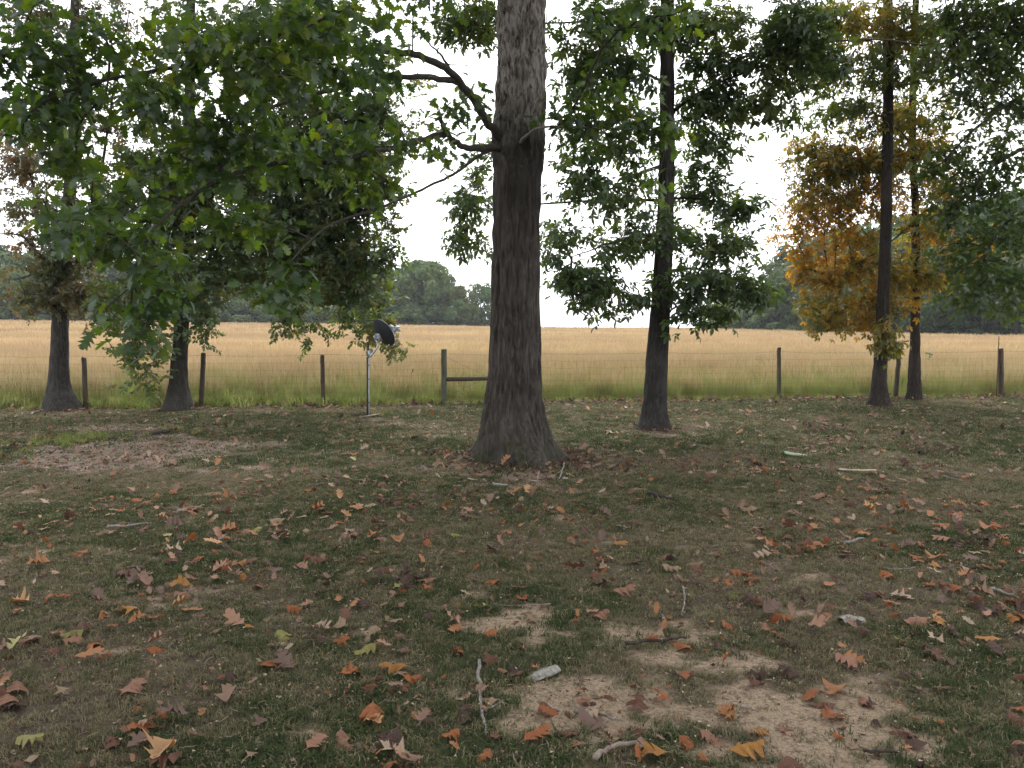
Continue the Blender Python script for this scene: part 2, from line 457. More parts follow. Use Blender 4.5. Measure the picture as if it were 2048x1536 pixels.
def grass_mat(name, green, dry, top=None, trans=.3):
    t = NT(name)
    tint = t.attr('tint', 'INSTANCER'); r = t.rand()
    g = t.ramp(r, [(0, green[0]), (.5, green[1]), (1, green[2])])
    d = t.ramp(t.math('FRACT', t.math('MULTIPLY', r, 5.7)), [(0, dry[0]), (.5, dry[1]), (1, dry[2])])
    c = t.mix(tint, g, d)
    band = t.ramp(t.noise(t.mapv(t.pos(), (.035, .16, .5)), 1.0, 3, .6), [(.3, (.80, .82, .86)), (.5, (1.0, .97, .95)), (.68, (1.16, 1.14, 1.08))])
    h = t.attr('h')
    if top: c = t.mix(t.ramp(h, [(.45, 0.0), (.95, .92)]), c, t.ramp(t.math('FRACT', t.math('MULTIPLY', r, 9.1)), [(0, top[0]), (.5, top[1]), (1, top[2])]))
    if top: c = t.mix(1.0, c, band, 'MULTIPLY')
    a = t.new('ShaderNodeBsdfDiffuse'); t.put(a.inputs[0], c)
    b = t.new('ShaderNodeBsdfTranslucent'); t.put(b.inputs[0], c)
    m = t.new('ShaderNodeMixShader'); m.inputs[0].default_value = trans
    t.l.new(a.outputs[0], m.inputs[1]); t.l.new(b.outputs[0], m.inputs[2])
    return t.done(m.outputs[0])

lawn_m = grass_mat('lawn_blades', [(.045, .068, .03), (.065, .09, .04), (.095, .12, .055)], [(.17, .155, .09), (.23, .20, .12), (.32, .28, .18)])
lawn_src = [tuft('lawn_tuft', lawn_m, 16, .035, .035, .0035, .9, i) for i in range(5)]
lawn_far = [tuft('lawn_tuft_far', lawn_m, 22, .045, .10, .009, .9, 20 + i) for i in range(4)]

def lawn(name, n, y0, y1, src, smin, smax, umax=1.15):
    # even over the ground inside a wedge a little wider than the view
    y = np.sqrt(rng.random(n) * (y1 ** 2 - y0 ** 2) + y0 ** 2)
    x = (rng.random(n) * 2 - 1) * y * .64 * umax
    sm, cm = sand_mask(x, y), chip_mask(x, y)
    g = green_noise(x, y)
    cover = sstep(.30, .58, g + .12 * (fbm(x * 5, y * 5, o=2, s=77) - .5)) * .75 + .25
    keep = (rng.random(n) < (.35 + .65 * cover) * (1 - .93 * sm) * (1 - .85 * cm)) & (y < fence_y(x) + .3)
    keep &= ((x - .08) ** 2 + (y - 9.9) ** 2) > .5 ** 2
    x, y, g = x[keep], y[keep], g[keep]
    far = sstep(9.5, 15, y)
    tint = np.clip(sstep(.62, .36, g + (rng.random(len(x)) - .5) * .3 ) * .95 + .15 * far * (rng.random(len(x)) < .7), 0, 1)  # dry patches, plus a paler tint farther off that paints in open-sky light
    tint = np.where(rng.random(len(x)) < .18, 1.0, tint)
    s = smin + (smax - smin) * rng.random(len(x)) * (.6 + .8 * sstep(.4, .7, g))
    rot = np.stack([rng.normal(0, .15, len(x)), rng.normal(0, .15, len(x)), rng.random(len(x)) * 6.28], -1)
    return scatter(name, np.stack([x, y, zat(x, y)], -1), rot, s, rng.integers(0, len(src), len(x)), src, tint,
                   label='patchy short lawn grass, part green and part dry')
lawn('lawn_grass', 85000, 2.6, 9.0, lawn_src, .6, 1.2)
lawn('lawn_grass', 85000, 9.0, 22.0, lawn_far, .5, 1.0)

# the hay field: tall seeded stalks beyond the fence
field_m = grass_mat('field_stalks', [(.13, .17, .045), (.17, .20, .06), (.22, .23, .08)], [(.28, .24, .11), (.36, .29, .15), (.40, .32, .18)],
                    [(.39, .265, .155), (.45, .325, .19), (.50, .385, .235)], .45)
def stalks(name, n, h, spread, w, seed):
    r = np.random.default_rng(seed); b = MB()
    for k in range(n):
        a = r.random() * 6.28; d = r.random() ** .5 * spread
        base = np.array([math.cos(a) * d, math.sin(a) * d, -.05]); hh = h * (.55 + .5 * r.random())
        la = r.random() * 6.28; ln = .22 * hh * r.random(); o = np.array([math.cos(la) * ln, math.sin(la) * ln, 0])
        sa = r.random() * 3.14; side = np.array([math.cos(sa), math.sin(sa), 0]) * w * .5
        pts = [base, base + o * .3 + [0, 0, hh * .45], base + o * .7 + [0, 0, hh * .8], base + o + [0, 0, hh]]
        wd = [1, .8, 1.1, .4]; V = []
        for p, q in zip(pts, wd): V += [p - side * q, p + side * q]
        b.add(V, [], [(0, 1, 3, 2), (2, 3, 5, 4), (4, 5, 7, 6)], [0, 0, .45, .45, .8, .8, 1, 1])
        if k % 3 == 0:    # low green blade
            t2 = base + np.array([math.cos(la) * .18, math.sin(la) * .18, .3 * h * (1 + r.random())])
            b.add([base - side * 1.5, base + side * 1.5, t2], [(0, 1, 2)], [], [0, 0, .1])
    return b.mesh(name, field_m, attr='h')
fs_near = [stalks('field_clump', 46, .86, .28, .007, i) for i in range(5)]
fs_mid = [stalks('field_clump_mid', 60, .84, .6, .022, 10 + i) for i in range(4)]
fs_far = [stalks('field_clump_far', 80, .82, 1.5, .06, 20 + i) for i in range(4)]
def field(n, y0, y1, src, s0, s1):
    y = np.sqrt(rng.random(n) * (y1 ** 2 - y0 ** 2) + y0 ** 2); x = (rng.random(n) * 2 - 1) * y * .74
    k = y > fence_y(x) + .35
    x, y = x[k], y[k]
    g = fbm(x * .07, y * .07, o=3, s=55)
    edge = sstep(3.5, 0, y - fence_y(x))
    tint = np.clip(.15 + sstep(.4, .65, g) * .5 + .3 * rng.random(len(x)) + .35 * sstep(30, 60, y) - .5 * edge, 0, 1)
    s = (s0 + (s1 - s0) * rng.random(len(x))) * (1 - .2 * edge) * (.9 + .2 * fbm(x * .3, y * .3, o=2, s=57))
    rot = np.stack([rng.normal(0, .05, len(x)), rng.normal(0, .05, len(x)), rng.random(len(x)) * 6.28], -1)
    scatter('field_grass', np.stack([x, y, zat(x, y)], -1), rot, s, rng.integers(0, len(src), len(x)), src, tint, label='tall tan hay with green stems beyond the fence')
green_m = grass_mat('green_stalks', [(.17, .23, .055), (.22, .27, .07), (.26, .29, .09)], [(.28, .28, .11), (.34, .31, .14), (.30, .29, .12)], None, .5)
_fm = field_m; field_m = green_m
fs_green = [stalks('green_clump', 40, .70, .26, .008, 30 + i) for i in range(4)]
field_m = _fm
m = 6500; x = (rng.random(m) * 2 - 1) * 19; y = fence_y(x) + .3 + 12 * rng.random(m) ** 1.5
scatter('green_field_edge', np.stack([x, y, zat(x, y)], -1), np.stack([rng.normal(0, .08, m), rng.normal(0, .08, m), rng.random(m) * 6.28], -1), (.45 + .6 * rng.random(m)) * (.6 + .4 * sstep(.2, 1.5, y - fence_y(x))), rng.integers(0, 4, m), fs_green, rng.random(m) * .8, label='yellow green lower growth along the fence side of the hay')
field(5200, 16.5, 32, fs_near, .85, 1.1)
field(9000, 31, 62, fs_mid, .85, 1.1)
field(9000, 60, 145, fs_far, .85, 1.12)

# ------------------------------------------------------------------ leaves
def lobed_leaf(name, L, W, lobes, mat, curl=0.0, bend=0.0, seed=0, stalk=.12, twist=0.0, blunt=True, wav=0.0, frac=1.0):
    """lobed oak leaf, stalk at the origin, blade along +X"""
    r = np.random.default_rng(seed)
    st = [(0.0, .03, 0)]
    for k in range(lobes):
        t0 = .08 + k * .80 / lobes
        env = math.sin(math.pi * min(1, .22 + .62 * (k + .6) / lobes)) ** .8
        st.append((t0, (.20 if k == 0 else .36) + .08 * r.random(), 0))
        tl = t0 + .40 / lobes
        if blunt:
            st.append((tl, env * (.82 + .15 * r.random()), .05)); st.append((tl + .22 / lobes, env * (.90 + .12 * r.random()), .09))
        else:
            st.append((tl + .12 / lobes, env * (.9 + .15 * r.random()), .09))
    st.append((.86, .30, 0)); st.append((.93, .34, .01)); st.append((1.0, .03, .02))
    V = []; A = []
    for side in (0, 1, -1):
        for (t, w, sh) in st:
            if side == 0: x, y = t, 0.0
            else:
                x = t + sh * (1 + .3 * r.normal()) * (1 if w > .3 else 0); y = side * w * .5 * (1 + .12 * r.normal())
            V.append([x * L, y * W, 0])
    V = np.array(V)
    xx, yy = V[:, 0] / L, V[:, 1] / W
    V[:, 2] += curl * W * (yy ** 2) * 2.2 + wav * W * .25 * np.sin(xx * 9 + seed) * np.abs(yy) * 2 + wav * .04 * L * r.normal(size=len(V)) * (np.abs(yy) > .2)
    if bend:
        a = xx * bend; Rr = L / bend
        z0 = V[:, 2].copy()
        V[:, 0] = np.sin(a) * (Rr - z0); V[:, 2] = -(Rr - np.cos(a) * (Rr - z0))
    if twist:
        a = xx * twist; y0, z0 = V[:, 1].copy(), V[:, 2].copy()
        V[:, 1] = y0 * np.cos(a) - z0 * np.sin(a); V[:, 2] = y0 * np.sin(a) + z0 * np.cos(a)
    n = len(st); F4 = []
    for i in range(n - 1):
        F4.append((i, i + 1, n + i + 1, n + i)); F4.append((i + 1, i, 2 * n + i, 2 * n + i + 1))
    V[:, 0] += stalk * L
    b = MB(); b.add(V, [], F4)
    if stalk:
        w = .009 * L
        b.add([[0, -w, 0], [0, w, 0], [stalk * L * 1.05, w, 0], [stalk * L * 1.05, -w, 0]], [], [(0, 1, 2, 3)])
    return b

def leaflet(b, base, ang, L, W, droop, r):
    c, s = math.cos(ang), math.sin(ang)
    pts = [(0, 0), (.35, .42), (.62, .5), (.85, .28), (1, 0), (.85, -.28), (.62, -.5), (.35, -.42), (.5, 0)]
    V = []
    for (t, w) in pts:
        x, y = t * L, w * W; z = -droop * L * t * t + abs(y) * .35
        V.append([base[0] + c * x - s * y, base[1] + s * x + c * y, base[2] + z])
    b.add(V, [(i, (i + 1) % 8, 8) for i in range(8)])

def compound_leaf(name, L, mat, seed):
    r = np.random.default_rng(seed); b = MB()
    dr = .25 + .35 * r.random()
    rl = L * .42
    for t, sc_ in ((.55, .75), (.98, 1.0)):
        for sd_ in (1, -1):
            leaflet(b, (rl * t, 0, -.15 * rl * t), sd_ * (1.0 + .25 * r.random()), L * .42 * sc_, L * .20 * sc_, dr, r)
    leaflet(b, (rl, 0, -.15 * rl), .1 * r.normal(), L * .56, L * .25, dr, r)
    w = .006 * L
    b.add([[0, -w, 0], [0, w, 0], [rl, w, -.15 * rl], [rl, -w, -.15 * rl]], [], [(0, 1, 2, 3)])
    return b

def simple_leaf(L, W, seed):
    """small leaf with shallow lobes"""
    r = np.random.default_rng(seed); b = MB()
    o = [(0, 0), (.25, .28), (.42, .2), (.6, .5), (.74, .3), (1, .06)]
    V = [[t * L, w * W, .3 * w * W - .12 * t * t * L] for t, w in o] + [[t * L, -w * W, .3 * w * W - .12 * t * t * L] for t, w in o[1:]] + [[.5 * L, 0, -.03 * L]]
    V = np.array(V); V[:, :2] += r.normal(0, .03, (len(V), 2)) * L
    loop = [0, 1, 2, 3, 4, 5, 10, 9, 8, 7, 6]
    b.add(V, [(loop[i], loop[(i + 1) % 11], 11) for i in range(11)])
    return b

def merged(b, dst, M4):
    """add mesh collector b, transformed, to dst"""
    V = np.vstack(b.V); V = V @ M4[:3, :3].T + M4[:3, 3]
    off = 0
    F3 = np.vstack(b.F3) if b.F3 else []; F4 = np.vstack(b.F4) if b.F4 else []
    dst.add(V, F3, F4)

def rotm(e): return np.array(Euler(e).to_matrix())
def xf(e, loc, s=1.0):
    m = np.eye(4); m[:3, :3] = rotm(e) * s; m[:3, 3] = loc; return m

def spray(name, mk, k, L, mat, seed, twig=.25):
    """a short shoot with k leaves"""
    r = np.random.default_rng(seed); d = MB()
    for i in range(k):
        t = (i + .5) / k
        a = (1 if i % 2 else -1) * (.5 + .7 * r.random()) * (1 - .6 * t * (i == k - 1))
        merged(mk(seed * 31 + i), d, xf((r.normal(0, .5), .25 + r.normal(0, .35), a), (t * twig, 0, -.02 * t), .8 + .35 * r.random()))
    d.add([[0, -.002, 0], [0, .002, 0], [twig, 0, -.01]], [(0, 1, 2)])
    return d.mesh(name, mat)

# ------------------------------------------------------------------ trees
def interp_path(rows, Y):
    """rows (u, v, w): trunk centre and width in the photograph -> height, x, radius"""
    out = []
    for u, v, w in rows:
        p = P(u, v, Y); out.append((p[2], p[0], w / 2 / F * Y))
    out.sort(); return np.array(out)

def trunk(parent, rows, Y, height, mat, segs, dz, depth, fr, fz, seed, flare=.0, plates=False, fork=None):
    a = interp_path(rows, Y)
    zt, xt, rt = a[-1]
    slope = (a[-1][1] - a[-3][1]) / (a[-1][0] - a[-3][0] + 1e-6)
    zs = np.arange(float(terrain(a[0][1], Y)) - .12, height, dz)
    vis = zt + .3
    zs = np.concatenate([zs[zs < vis], np.arange(vis, height, .25)])
    X = np.interp(zs, a[:, 0], a[:, 1]); X = np.where(zs > zt, xt + slope * .6 * (zs - zt) , X)
    Rr = np.interp(zs, a[:, 0], a[:, 2]); Rr = np.where(zs > zt, rt * np.clip(1 - (zs - zt) / (height - zt), 0, 1) ** .7 + .012, Rr)
    k = 5; pad = np.pad(Rr, k, mode='edge'); 
    Rr = np.convolve(pad, np.ones(2 * k + 1) / (2 * k + 1), 'valid')
    th = np.linspace(0, 2 * math.pi, segs, endpoint=False)
    TH, ZZ = np.meshgrid(th, zs); RR = np.repeat(Rr[:, None], segs, 1); XX = np.repeat(X[:, None], segs, 1)
    g0 = float(terrain(a[0][1], Y)); hh = np.clip(ZZ - g0, 0, None)
    lob = .85 * np.abs(np.sin(TH * 2.5 + seed + .5 * np.sin(TH * 2))) * 2 - .7 + .4 * np.sin(TH * 3 + seed * 2.3) + .35 * np.sin(TH * 8 + seed)
    RR = RR * (1 + flare * np.exp(-hh / .22) * lob) + .02 * RR * (fbm(np.cos(TH) * 2, np.sin(TH) * 2, ZZ * 1.2, o=2, s=seed) - .5) * 4
    wx = .35 * (vnoise(np.cos(TH) * 5, np.sin(TH) * 5, ZZ * 2.2, s=seed + 3) - .5)
    cx, sy = np.cos(TH) * RR, np.sin(TH) * RR
    n = vnoise(cx * fr + wx * 3, sy * fr + wx * 3, ZZ * fz + wx, s=seed + 5)
    n2 = vnoise(cx * fr * 2.1, sy * fr * 2.1, ZZ * fz * 3, s=seed + 6)
    rid = 1 - np.abs(2 * n - 1)
    big = vnoise(cx * fr * .45 + wx * 2, sy * fr * .45 + wx * 2, ZZ * fz * .5 + wx, s=seed + 15)
    d = -depth * np.clip(rid - .5, 0, 1) * 2.0 + depth * .5 * (n2 - .5) - depth * .9 * np.clip((1 - np.abs(2 * big - 1)) - .6, 0, 1) * 2.5
    if plates:
        pl = fbm(cx * 13 + wx * 3, sy * 13, ZZ * 4.2, o=4, s=seed + 9)
        step = np.floor(pl * 9) / 9 * .9 + (pl * 9 % 1) ** 3 / 9
        dp = (step - .5) * .13
        f = sstep(3.0, 3.9, ZZ); d = d * (1 - f) + dp * f
    fade = np.clip(Rr / .12, .15, 1)[:, None]
    RR = RR + d * fade
    V = np.stack([XX + np.cos(TH) * RR, Y + np.sin(TH) * RR, ZZ], -1).reshape(-1, 3)
    nz = len(zs); i, j = np.meshgrid(np.arange(nz - 1), np.arange(segs), indexing='ij'); j2 = (j + 1) % segs
    F4 = np.stack([i * segs + j, i * segs + j2, (i + 1) * segs + j2, (i + 1) * segs + j], -1).reshape(-1, 4)
    V = np.vstack([V, [[X[-1], Y, zs[-1] + .05]]])
    F3 = [((nz - 1) * segs + q, (nz - 1) * segs + (q + 1) % segs, nz * segs) for q in range(segs)]
    base = np.array(parent.location)
    o = obj('trunk', mesh_np('trunk', V - base, [F4, F3], mat, None, True), parent)
    c = np.stack([X, np.full_like(X, Y), zs], -1)
    return c, Rr

def ell_points(ells, dens, minsep=0.0):
    dens = dens * 6.0
    """points inside ellipsoids given as (u, v, ru, rv, Y, thickness, weight)"""
    out = []
    for e in ells:
        u, v, ru, rv, Y = e[:5]; th = e[5] if len(e) > 5 else None; w = e[6] if len(e) > 6 else 1.0
        c = P(u, v, Y); rx, rz = ru / F * Y, rv / F * Y
        ry = th if th else min(max(rx, rz) * .9, 1.3)
        n = max(3, int(round(dens * w * rx * rz * (.5 + ry) * 2)))
        q = rng.normal(size=(n, 3)); q /= np.linalg.norm(q, axis=1)[:, None]; q *= (rng.random(n) ** (1 / 2.2))[:, None]
        out.append(c + q * [rx, ry, rz])
    return np.vstack(out)

def crown_points(c, r, n, zmin=None, shell=.5):
    q = rng.normal(size=(n, 3)); q /= np.linalg.norm(q, axis=1)[:, None]; q *= (shell + (1 - shell) * rng.random(n))[:, None]
    p = np.array(c) + q * np.array(r)
    if zmin is not None: p = p[p[:, 2] > zmin]
    return p

def grow(seeds, targets, wpath=.25):
    """join targets to the wood already there; returns nodes, parents"""
    S = np.asarray(seeds); T = np.asarray(targets)
    N = np.vstack([S, T]); ns = len(S)
    par = np.full(len(N), -1); path = np.zeros(len(N))
    d = np.linalg.norm(T[:, None] - S[None], axis=2)
    best = d.argmin(1); bd = d[np.arange(len(T)), best]
    bc = bd.copy(); todo = np.ones(len(T), bool)
    for _ in range(len(T)):
        k = np.where(todo, bc, 1e9).argmin(); todo[k] = False
        par[ns + k] = best[k]; path[ns + k] = path[best[k]] + bd[k]
        dd = np.linalg.norm(T - T[k], axis=1); cost = dd + wpath * path[ns + k]
        m = todo & (cost < bc); bc[m] = cost[m]; best[m] = ns + k; bd[m] = dd[m]
    return N, par, ns

def wood(N, par, ns, mat, parent, name, r0=.0035, p=.45, rmax=.09, sides=5, bow=.12):
    cnt = np.ones(len(N)); order = []
    ch = [[] for _ in N]
    for i in range(ns, len(N)): ch[par[i]].append(i)
    # counts from the tips down
    st = [i for i in range(ns)]; seq = []
    while st:
        k = st.pop(); seq.append(k); st += ch[k]
    for k in reversed(seq):
        if ch[k]: cnt[k] = sum(cnt[c] for c in ch[k]) + 1
    rad = np.minimum(r0 * cnt ** p, rmax)
    b = MB(); starts = [(c, par[c]) for i in range(ns) for c in ch[i]]
    base = np.array(parent.location)
    while starts:
        k, pa = starts.pop(); line = [pa]; 
        while True:
            line.append(k)
            if not ch[k]: break
            cs = sorted(ch[k], key=lambda c: -cnt[c]); starts += [(c, k) for c in cs[1:]]; k = cs[0]
        pts = N[line]; rr = rad[line].copy(); rr[0] = rr[1]
        # smooth and densify
        if len(pts) > 1:
            q = [pts[0]]; qr = [rr[0]]
            for a, c, ra, rc in zip(pts[:-1], pts[1:], rr[:-1], rr[1:]):
                L = np.linalg.norm(c - a); m = max(1, int(L / .35))
                off = rng.normal(0, .06, 3) * L
                for t in np.linspace(0, 1, m + 1)[1:]:
                    q.append(a + (c - a) * t + off * 4 * t * (1 - t) + np.array([0, 0, bow * L * 4 * t * (1 - t) * .5])); qr.append(ra + (rc - ra) * t)
            q = np.array(q); qs = q.copy(); qs[1:-1] = .5 * q[1:-1] + .25 * (q[:-2] + q[2:])
            b.tube(qs - base, np.array(qr), sides, cap=False)
    o = obj(name, b.mesh(name, mat, True), parent); o['kind'] = 'stuff'
    return rad

def limb(parent, rows, r0, r1, mat, name='limb', sides=10, label=None, wob=.14, knots=0):
    """rows: 3D points"""
    pts = np.array(rows, float); n = len(pts)
    t = np.linspace(0, n - 1, (n - 1) * 6 + 1)
    q = np.stack([np.interp(t, np.arange(n), pts[:, k]) for k in range(3)], -1)
    for _ in range(4): q[1:-1] = .5 * q[1:-1] + .25 * (q[:-2] + q[2:])
    rr = r0 + (r1 - r0) * (t / (n - 1)) ** .8
    q[1:-1] += rng.normal(0, .006, (len(q) - 2, 3)) * (rr[1:-1] / .03).clip(.3, 1.5)[:, None]
    b = MB(); b.tube(q - np.array(parent.location), rr, sides, True, wob=wob)
    o = obj(name, b.mesh(name, mat, True), parent)
    if label: o['label'] = label
    return q

def euler_from_dir(d, roll):
    """euler turning +X onto d with a roll; vectorised enough for our counts"""
    out = np.zeros((len(d), 3))
    yaw = np.arctan2(d[:, 1], d[:, 0]); pit = -np.arcsin(np.clip(d[:, 2], -1, 1))
    out[:, 0] = roll; out[:, 1] = pit; out[:, 2] = yaw
    return out

def foliage(parent, targets, parents_pos, k, src_single, src_spray, nobj, droop=.25, spread=.16, smin=.8, smax=1.15, roll=.6, name='foliage', far_targets=None, far_par=None, far_k=2, far_scale=1.5):
    """leaves round every shoot tip: the largest in view are leaf objects, the rest one part of kind stuff"""
    base = np.array(parent.location)
    T = np.repeat(targets, k, 0); PP = np.repeat(parents_pos, k, 0); n = len(T)
    d0 = T - PP; d0 /= np.linalg.norm(d0, axis=1)[:, None] + 1e-6
    q = rng.normal(size=(n, 3)); q[:, 2] *= .55; q /= np.linalg.norm(q, axis=1)[:, None]
    d = d0 * .55 + q; d[:, 2] -= droop; d /= np.linalg.norm(d, axis=1)[:, None]
    pos = T + rng.normal(size=(n, 3)) * spread * .45 - d0 * (rng.random(n) * spread)[:, None]
    rl = rng.normal(0, roll, n); e = euler_from_dir(d, rl); s = smin + (smax - smin) * rng.random(n)
    if nobj:
        u, v, z = proj(pos)
        vis = (u > -30) & (u < 2078) & (v > -30) & (v < 1536) & (z > 1)
        key = np.where(vis, s / np.maximum(z, .5), 0); sel = np.argsort(-key)[:nobj]; sel = sel[key[sel] > 0]
        for i in sel:
            o = obj('leaf', src_single[int(rng.integers(len(src_single)))], parent, pos[i] - base, e[i], float(s[i]))
        rest = np.ones(n, bool); rest[sel] = False
    else: rest = np.ones(n, bool)
    ns = len(src_single)
    pts = [pos[rest] - base]; ro = [e[rest]]; ss = [s[rest]]; ix = [rng.integers(0, ns, rest.sum())]
    srcs = list(src_single)
    if far_targets is not None and len(far_targets):
        T = np.repeat(far_targets, far_k, 0); PP = np.repeat(far_par, far_k, 0); n = len(T)
        d0 = T - PP; d0 /= np.linalg.norm(d0, axis=1)[:, None] + 1e-6
        d = d0 * .5 + rng.normal(size=(n, 3)) * [.7, .7, .35]; d /= np.linalg.norm(d, axis=1)[:, None]
        pts.append(T + rng.normal(size=(n, 3)) * .15 - base); ro.append(euler_from_dir(d, rng.normal(0, .4, n)))
        ss.append(far_scale * (.8 + .4 * rng.random(n))); ix.append(ns + rng.integers(0, len(src_spray), n)); srcs += list(src_spray)
    scatter(name, np.vstack(pts), np.vstack(ro), np.concatenate(ss), np.concatenate(ix), srcs, parent=parent)

def parents_of(N, par, ns): return N[ns:], N[par[ns:]]

def dens_line(q, step=.2):
    L = np.concatenate([[0], np.cumsum(np.linalg.norm(np.diff(q, axis=0), axis=1))])
    t = np.arange(0, L[-1], step)
    return np.stack([np.interp(t, L, q[:, k]) for k in range(3)], -1)

def PL(rows): return [P(u, v, y) for u, v, y in rows]

# ---- the big oak in the middle
YO = 9.9
gx = P(1040, 929, YO)
oak = thing('oak_tree', 'thickest and nearest tree, shaggy grey bark above, large lobed leaves reaching left', 'tree', (gx[0], YO, 0))
tc, tr = trunk(oak, [(1043, -20, 95), (1043, 150, 95), (1038, 240, 100), (1036, 290, 108), (1035, 350, 98), (1034, 500, 99), (1031, 640, 103), (1029, 750, 110), (1027, 830, 130), (1030, 880, 152), (1034, 905, 172), (1038, 928, 196), (1040, 950, 216)],
               YO, 13.5, M['oak_bark'], 220, .018, .028, 15, 1.8, 11, .20, True)
S = [tc[tc[:, 2] > 5.9]]
LA = limb(oak, PL([(1010, 292, 9.8), (978, 250, 9.6), (940, 188, 9.4), (900, 140, 9.1), (840, 110, 8.7), (770, 101, 8.3), (690, 105, 7.7), (600, 112, 7.1), (500, 118, 6.7), (380, 130, 6.5), (250, 150, 6.4), (110, 190, 6.3)]), .056, .010, M['twig_bark'], 'limb', 12)
LB = limb(oak, PL([(915, 165, 9.25), (860, 153, 9.0), (780, 155, 8.6), (700, 172, 8.3), (600, 195, 7.9), (500, 230, 7.5), (400, 250, 7.2)]), .04, .008, M['twig_bark'])
LC = limb(oak, PL([(1018, 296, 9.8), (975, 294, 9.5), (935, 298, 9.3), (905, 280, 9.15), (886, 255, 9.05), (880, 232, 9.0)]), .05, .022, M['twig_bark'], 'dead_limb', 10)
LC2 = limb(oak, PL([(884, 240, 9.02), (866, 236, 8.95), (850, 231, 8.9)]), .014, .004, M['twig_bark'], 'dead_limb', 6)
LD = limb(oak, PL([(990, 296, 9.6), (955, 312, 9.4), (915, 345, 9.1), (860, 372, 8.8), (760, 416, 8.2), (660, 446, 7.5), (600, 500, 7.0), (545, 565, 6.5)]), .022, .006, M['twig_bark'])
LE = limb(oak, PL([(893, 268, 9.08), (860, 275, 8.9), (800, 292, 8.5), (740, 306, 8.0), (680, 322, 7.6), (600, 328, 7.2), (540, 326, 6.9), (470, 345, 6.6), (400, 380, 6.4), (320, 440, 6.2), (270, 520, 6.0), (262, 610, 5.9)]), .036, .007, M['twig_bark'])
LF = limb(oak, PL([(907, 150, 9.15), (885, 112, 9.0), (858, 88, 8.9), (835, 58, 8.8)]), .018, .005, M['twig_bark'], 'dead_limb', 6)
LG = limb(oak, PL([(892, 128, 9.0), (925, 130, 9.1), (950, 134, 9.15), (960, 158, 9.2)]), .006, .003, M['twig_bark'], 'dead_limb', 5)
LH = limb(oak, PL([(932, -60, 9.0), (928, 20, 9.0), (933, 70, 9.0), (930, 110, 9.0), (938, 180, 9.2)]), .008, .004, M['twig_bark'], 'dead_limb', 5)
LI = limb(oak, PL([(1040, 285, 9.6), (1056, 268, 9.45), (1075, 256, 9.35), (1110, 252, 9.25), (1180, 256, 9.1), (1260, 258, 9.0), (1335, 268, 8.9)]), .022, .006, M['dead_wood'], 'limb', 7, 'pale lichen covered small branch')
LJ = limb(oak, PL([(940, 190, 9.4), (915, 215, 9.0), (880, 240, 8.6)]), .012, .004, M['twig_bark'])
# limbs overhead, above the picture
OV = []
for (a, z0, dx, dy, dz) in ((0, 6.2, -4.5, -2.5, 2.2), (1, 6.8, 3.5, -3.0, 2.4), (2, 7.4, -2.5, 2.8, 2.5), (3, 7.8, 3.4, 1.8, 2.6), (4, 8.6, -3.4, -.5, 2.6), (5, 9.0, .8, -3.6, 2.2), (6, 7.0, -1.2, -5.5, 1.2)):
    b0 = np.array([gx[0], YO, z0]); OV.append(limb(oak, [b0, b0 + np.array([dx * .35, dy * .35, dz * .55]), b0 + np.array([dx * .7, dy * .7, dz * .85]), b0 + np.array([dx, dy, dz])], .10, .03, M['oak_bark'], 'limb', 8))
near_e = [(60, 190, 130, 110, 6.4), (120, 75, 120, 55, 6.5, .7), (330, 95, 120, 55, 6.6), (470, 130, 140, 90, 6.3), (600, 50, 140, 70, 6.5), (650, 160, 80, 50, 7.2), (110, 260, 90, 60, 6.1),
          (300, 200, 100, 60, 6.2), (430, 240, 120, 60, 6.4), (690, 285, 150, 38, 7.8, .6), (560, 320, 130, 42, 7.2, .7), (400, 320, 110, 50, 6.6), (250, 370, 90, 45, 6.2, .6), (170, 440, 75, 45, 6.1, .6), (150, 330, 60, 40, 6.3, .5),
          (230, 480, 90, 55, 5.9, .8), (300, 550, 70, 50, 5.9, .8), (255, 615, 45, 50, 5.8, .4), (278, 655, 30, 25, 5.7, .2), (545, 585, 55, 35, 6.4, .4), (610, 545, 60, 30, 6.7, .4), (490, 430, 90, 45, 6.9, .5), (720, 370, 80, 35, 8.0, .4),
          (1165, 245, 60, 40, 9.2, .5, 1.3), (1255, 235, 70, 40, 9.0, .5, 1.3), (1325, 262, 50, 35, 8.9, .4, 1.3), (1200, 190, 60, 30, 9.2, .5), (1310, 380, 25, 25, 9.0, .3), (955, 205, 30, 28, 9.5, .3, 1.6), (895, 225, 45, 28, 9.0, .4), (870, 320, 50, 20, 8.9, .3), (840, 8, 90, 22, 8.2, .6),
          (1290, 40, 120, 30, 8.5, .7), (700, 20, 100, 40, 7.0), (1100, 215, 20, 20, 9.3, .2), (765, 120, 40, 60, 7.8, .4)]
tn = ell_points(near_e, 18)
ov = np.vstack([crown_points((gx[0] - 1.2, 8.0, 9.6), (6.6, 7.5, 3.4), 560, 6.4, .25)])
uu, vv, zz = proj(ov); ov = ov[~((vv > -60) & (zz > 0) & (np.abs(uu - 1024) < 1150))]
seeds = np.vstack([dens_line(q) for q in (LA, LB, LD, LE, LI, LJ)] + [dens_line(LH, .4)] + [dens_line(q, .3) for q in OV] + [S[0][::2]])
N, par, ns = grow(seeds, np.vstack([tn, ov]))
wood(N, par, ns, M['twig_bark'], oak, 'twigs', .0035, .42, .05)
tp, pp = parents_of(N, par, ns); k = len(tn)
oak_leaf_src = [lobed_leaf('l', .138, .098, 4, None, -.14 + .08 * (i % 3), .4 + .22 * i, i, .14, .14 * (i - 3), blunt=False, wav=.25).mesh('leaf', M['oak_leaf']) for i in range(6)]
ol = lambda m: (lambda s: lobed_leaf('l', .155, .115, 3, None, -.12, .6, s, .14, blunt=False))
